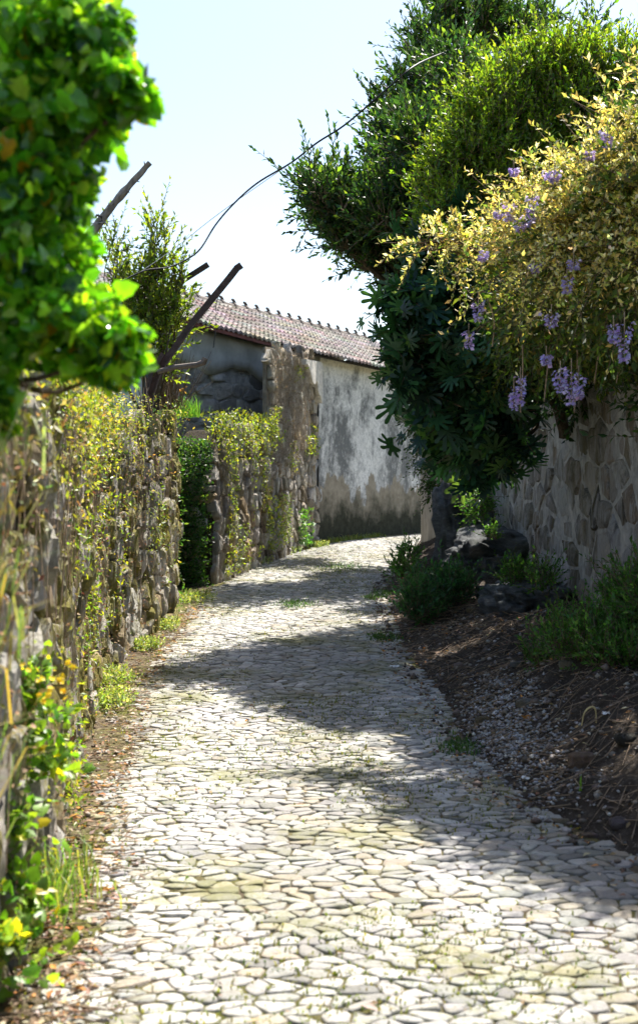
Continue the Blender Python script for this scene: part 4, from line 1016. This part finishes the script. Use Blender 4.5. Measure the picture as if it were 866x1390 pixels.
for px, py, rx, lab in ((225, 852, 16, 'low pale green plant at the wall foot near the gap'), (200, 880, 14, 'small seedlings at the wall foot, middle of the near wall'), (150, 925, 24, 'pale leaved ground plant by the lower wall foot'), (262, 815, 22, 'green plants in the mouth of the gap'),
                        (145, 955, 26, 'mat of whitish green weeds beside the paving'), (350, 765, 12, 'weed tufts along the foot of the lower far wall'), (430, 741, 14, 'weeds at the corner of buttress and house wall'), (395, 750, 10, 'weed at the foot of the buttress')):
    x, y = gp(px, py); z = float(prof(y)); r_ = rx/F*y
    t = thing('weed', lab, 'plant', (x, y, z)); n = int(60+rx*5)
    B = np.column_stack([x+R.normal(size=n)*r_*.6, y+R.normal(size=n)*r_*1.2, np.full(n, z)])
    shoots(B, UP+R.normal(size=B.shape)*.5, .09, 8, 65, OV, .028, WF, 'foliage', M['leaf'], t, 0, None)
# grass along the foot of the house wall
n = 900; u = R.uniform(0.1, 4.2, n); P = np.array([H0+HD*a+HN*b_ for a, b_ in zip(u, R.uniform(.03, .25, n)**1.)]); k = n2(u*2, 0, 99, 2) > .42
P = P[k]; P = np.column_stack([P, prof(P[:, 1])-.01])
tag(blades('grass', P, .09, .9, .006, [(2, (.16, .22, .05)), (1, (.3, .3, .1))], 'grass'), kind='stuff')

# moss and tiny grass in the joints of the paving
n = 90000; X = R.uniform(-2., 2.2, n); Y = 3.5+20*R.random(n)**1.1
mk = n2(X*1.5, Y*.9, 81, 4); ctr = np.exp(-((X+.02-.25*(Y < 9))/.55)**2)
keep = (R.random(n) < np.clip((mk-.43)*8, 0, 1)*(.35+.65*ctr)) & (X > interp_edge(LEDGE, Y)-.1) & (X < interp_edge(REDGE, Y))
X, Y = X[keep], Y[keep]
tag(blades('moss', np.column_stack([X, Y, prof(Y)-.004]), .020, 1.5, .0035, [(3, (.15, .17, .025)), (2, (.24, .23, .05)), (1, (.07, .12, .02))], 'grass'), kind='stuff')
P = []
for px, py, r_ in ((522, 806, .16), (520, 866, .14), (465, 770, .35), (625, 1015, .14), (400, 820, .2), (640, 905, .1), (505, 812, .1)):
    x, y = gp(px, py); m_ = 420; P.append(np.column_stack([x+R.normal(size=m_)*r_*.5, y+R.normal(size=m_)*r_, np.zeros(m_)]))
P = np.vstack(P); P[:, 2] = prof(P[:, 1])
tag(blades('grass', P, .035, 1.3, .004, [(2, (.06, .14, .025)), (1, (.1, .18, .03))], 'grass'), kind='stuff')

# litter, twigs, gravel
def surf_z(x, y):
    r = interp_edge(REDGE, y); return np.where(x > r-.05, bank_z(x, y), prof(y)+.008)
n = 2600; Y = 3.6+11*R.random(n)**1.3; le = interp_edge(LEDGE, Y); w1 = np.interp(Y, P1.P[:, 1], P1.P[:, 0])
X = w1+.02+(le-w1+.10)*R.random(n)**.8+np.where(R.random(n) < .06, np.abs(R.normal(size=n))*.8, 0)
P = np.column_stack([X, Y, prof(Y)+.012]); az = R.random(n)*6.28
LIT = [(4, (.30, .20, .12)), (3, (.42, .33, .22)), (2, (.18, .11, .07)), (1.3, (.5, .24, .07)), (1, (.55, .48, .38))]
tag(leaves('leaf_litter', OV, P, np.column_stack([np.cos(az), np.sin(az), R.normal(size=n)*.25]), UP+R.normal(size=P.shape)*.3, .035*np.clip(1+.4*R.normal(size=n), .4, 2), palette(n, LIT, .2), M['litter']), kind='stuff')
n = 3600; Y = R.uniform(4.8, 17, n); X = interp_edge(REDGE, Y)+R.uniform(-.25, 1.2, n); P = np.column_stack([X, Y, surf_z(X, Y)+.008]); az = R.random(n)*6.28
tag(leaves('leaf_litter', OV, P, np.column_stack([np.cos(az), np.sin(az), R.normal(size=n)*.3]), UP+R.normal(size=P.shape)*.4, .03*np.clip(1+.4*R.normal(size=n), .4, 2), palette(n, LIT, .25), M['litter']), kind='stuff')
n = 340; Y = 3.8+9*R.random(n)**1.3; w1 = np.interp(Y, P1.P[:, 1], P1.P[:, 0]); X = w1+.05+R.random(n)*.35; az = R.normal(size=n)*.5; L = R.uniform(.04, .22, n)
A3 = np.column_stack([X, Y, prof(Y)+.015]); tag(thin_stems('twigs', A3, A3+np.column_stack([np.cos(az)*L, np.sin(az)*L, R.uniform(-.005, .02, n)]), R.uniform(.0015, .004, n), M['twig']), kind='stuff')
n = 1500; Y = R.uniform(4.8, 14, n); re_ = interp_edge(REDGE, Y); X = re_+.05+R.random(n)*1.2; az = R.uniform(0, 6.28, n); L = R.uniform(.05, .28, n)
A3 = np.column_stack([X, Y, surf_z(X, Y)+.012]); X2 = X+np.cos(az)*L; Y2 = Y+np.sin(az)*L; B3 = np.column_stack([X2, Y2, surf_z(X2, Y2)+.01+R.random(n)*.04])
tag(thin_stems('roots', A3, B3, R.uniform(.0012, .004, n), M['drystem']), kind='stuff')
def pebbles(name, P, s, pal):
    n = len(P); T = np.array([[1, 0, 0], [-1, 0, 0], [0, 1, 0], [0, -1, 0], [0, 0, .8], [0, 0, -.6], [.6, .6, .3], [-.6, .6, .3], [-.6, -.6, .3], [.6, -.6, .3]])
    F0 = np.array([[4, 0, 6], [4, 6, 2], [4, 2, 7], [4, 7, 1], [4, 1, 8], [4, 8, 3], [4, 3, 9], [4, 9, 0], [0, 5, 6], [6, 5, 2], [2, 5, 7], [7, 5, 1], [1, 5, 8], [8, 5, 3], [3, 5, 9], [9, 5, 0]])
    a = R.random(n)*6.28; ca, sa = np.cos(a), np.sin(a); sc = s[:, None]*R.uniform(.5, 1.2, (n, 3))
    Vt = T[None]*(1+.25*R.normal(size=(n, 10, 1)))*sc[:, None, :]
    V = np.stack([Vt[..., 0]*ca[:, None]-Vt[..., 1]*sa[:, None], Vt[..., 0]*sa[:, None]+Vt[..., 1]*ca[:, None], Vt[..., 2]], -1)+P[:, None, :]
    Fc = (np.arange(n)*10)[:, None, None]+F0[None]
    return tag(mesh_obj(name, V.reshape(-1, 3), Fc.reshape(-1, 3), M['pebble'], None, np.repeat(palette(n, pal, .2, .02), 10, axis=0)), kind='stuff')
n = 3000; Y = 8.0+R.normal(size=n)*.75; X = interp_edge(REDGE, Y)+.14+.08*(Y-7)+R.normal(size=n)*.14
k = X > interp_edge(REDGE, Y)-.15; X, Y = X[k], Y[k]
pebbles('gravel', np.column_stack([X, Y, surf_z(X, Y)+.004]), R.uniform(.005, .015, len(X))*1.1, [(3, (.36, .36, .37)), (2, (.25, .24, .23)), (1, (.45, .45, .44)), (2, (.22, .17, .12))])
n = 5200; Y = R.uniform(4.8, 18, n); X = interp_edge(REDGE, Y)+R.uniform(-.15, 1.2, n)
pebbles('rubble_debris', np.column_stack([X, Y, surf_z(X, Y)]), .006+.03*R.random(n)**4, [(3, (.14, .11, .09)), (2, (.22, .19, .16)), (1.2, (.33, .31, .29)), (1, (.08, .06, .05))])
n = 900; Y = 3.6+11*R.random(n)**1.3; w1 = np.interp(Y, P1.P[:, 1], P1.P[:, 0]); X = w1+.03+R.random(n)*.4
pebbles('pebbles', np.column_stack([X, Y, prof(Y)]), .005+.018*R.random(n)**3, [(3, (.32, .29, .25)), (1, (.45, .43, .4)), (1, (.2, .15, .11))])
# a bent dry leaf, a scrap of paper
def hit(px, py):
    for d in np.linspace(4.5, 20, 900):
        p = at(px, py, d)
        if p[2] < float(surf_z(np.array([p[0]]), np.array([d]))[0]): return p
    return p
q = hit(804, 985)
o = MB().tube(bez([q+np.array([-.06, 0, .0]), q+np.array([-.045, 0, .07]), q+np.array([-.01, 0, .10]), q+np.array([.015, 0, .085]), q+np.array([.02, 0, -.01])], 14), np.r_[np.linspace(.003, .006, 8), np.linspace(.006, .003, 7)], 4).build('dry_stalk', M['straw']); tag(o, 'bent straw coloured dry stalk standing on the bare bank', 'dry stalk')
q = hit(765, 1052)
q = hit(787, 1075); t = thing('grass_tuft', 'small lone bright green grass tuft on the bank foot', 'grass tuft', tuple(q))
for _ in range(7): blades('blade', q+R.normal(size=(1, 3))*np.array((.006, .006, 0)), .07, .7, .0035, [(1, (.2, .4, .05))], 'grass', t)
for (px, py, lab) in ((535, 912, 'crumpled white paper scrap on the shaded paving'), (822, 972, 'tiny white scrap on the bare earth bank'), (713, 1060, 'white scrap at the bank foot')):
    q = hit(px, py) if px > 600 else np.array([*gp(px, py), 0])
    if px <= 600: q[2] = float(prof(q[1]))+.03
    g = []; m_ = 6
    V = [(q[0]+(i-2.5)*.012*(1.2), q[1]+(j-2.5)*.016, q[2]+.012+.012*random.random()) for j in range(m_) for i in range(m_)]
    V += [(a, b_, c_-.002) for a, b_, c_ in V]
    Fc = [(j*m_+i, j*m_+i+1, (j+1)*m_+i+1, (j+1)*m_+i) for j in range(m_-1) for i in range(m_-1)]; Fc += [tuple(k+36 for k in f[::-1]) for f in Fc]
    s_ = .55 if px > 600 else 1.
    V = [(q[0]+(a-q[0])*s_, q[1]+(b_-q[1])*s_, c_) for a, b_, c_ in V]
    tag(mesh_obj('paper_scrap', V, Fc, M['paper']), lab, 'paper scrap')

# ------------------------------------------------------------------ light, sky, camera
w = bpy.data.worlds.new('World'); SC.world = w; w.use_nodes = True; nt = w.node_tree
bg = nt.nodes['Background']; sky = nt.nodes.new('ShaderNodeTexSky'); sky.sky_type = 'NISHITA'; sky.sun_disc = False
sky.sun_elevation = EL; sky.sun_rotation = math.atan2(AZ[0], AZ[1]); sky.air_density = 1.; sky.dust_density = 1.6; sky.ozone_density = 1.0; sky.altitude = 50
nt.links.new(sky.outputs[0], bg.inputs[0]); bg.inputs[1].default_value = .092
L = bpy.data.lights.new('sun', 'SUN'); L.energy = 4.9; L.angle = math.radians(.55); L.color = (1., .95, .87)
lo = bpy.data.objects.new('sun', L); C.objects.link(lo); lo.rotation_euler = Vector(SUN).to_track_quat('Z', 'Y').to_euler(); lo.location = (6, 12, 14)
cam = bpy.data.cameras.new('camera'); co = bpy.data.objects.new('camera', cam); C.objects.link(co)
co.location = (0, 0, EYE); co.rotation_euler = (math.radians(90), 0, 0)
cam.sensor_fit = 'VERTICAL'; cam.sensor_height = 24; cam.lens = 24*F/1390; cam.shift_y = -45/1390
cam.clip_start = .05; cam.clip_end = 3000
cam.dof.use_dof = True; cam.dof.focus_distance = 11.; cam.dof.aperture_fstop = 2.2
SC.camera = co
SC.view_settings.view_transform = 'Standard'; SC.view_settings.look = 'None'; SC.view_settings.gamma = 1; SC.view_settings.exposure = 1.38
cy = SC.cycles
cy.use_denoising = True; cy.max_bounces = 6; cy.diffuse_bounces = 3; cy.glossy_bounces = 2; cy.transmission_bounces = 4; cy.transparent_max_bounces = 4
cy.caustics_reflective = False; cy.caustics_refractive = False; cy.sample_clamp_indirect = 6; cy.use_adaptive_sampling = True; cy.adaptive_threshold = .02
tot = sum(len(o.data.polygons) for o in SC.objects if o.type == 'MESH'); print('faces', tot)
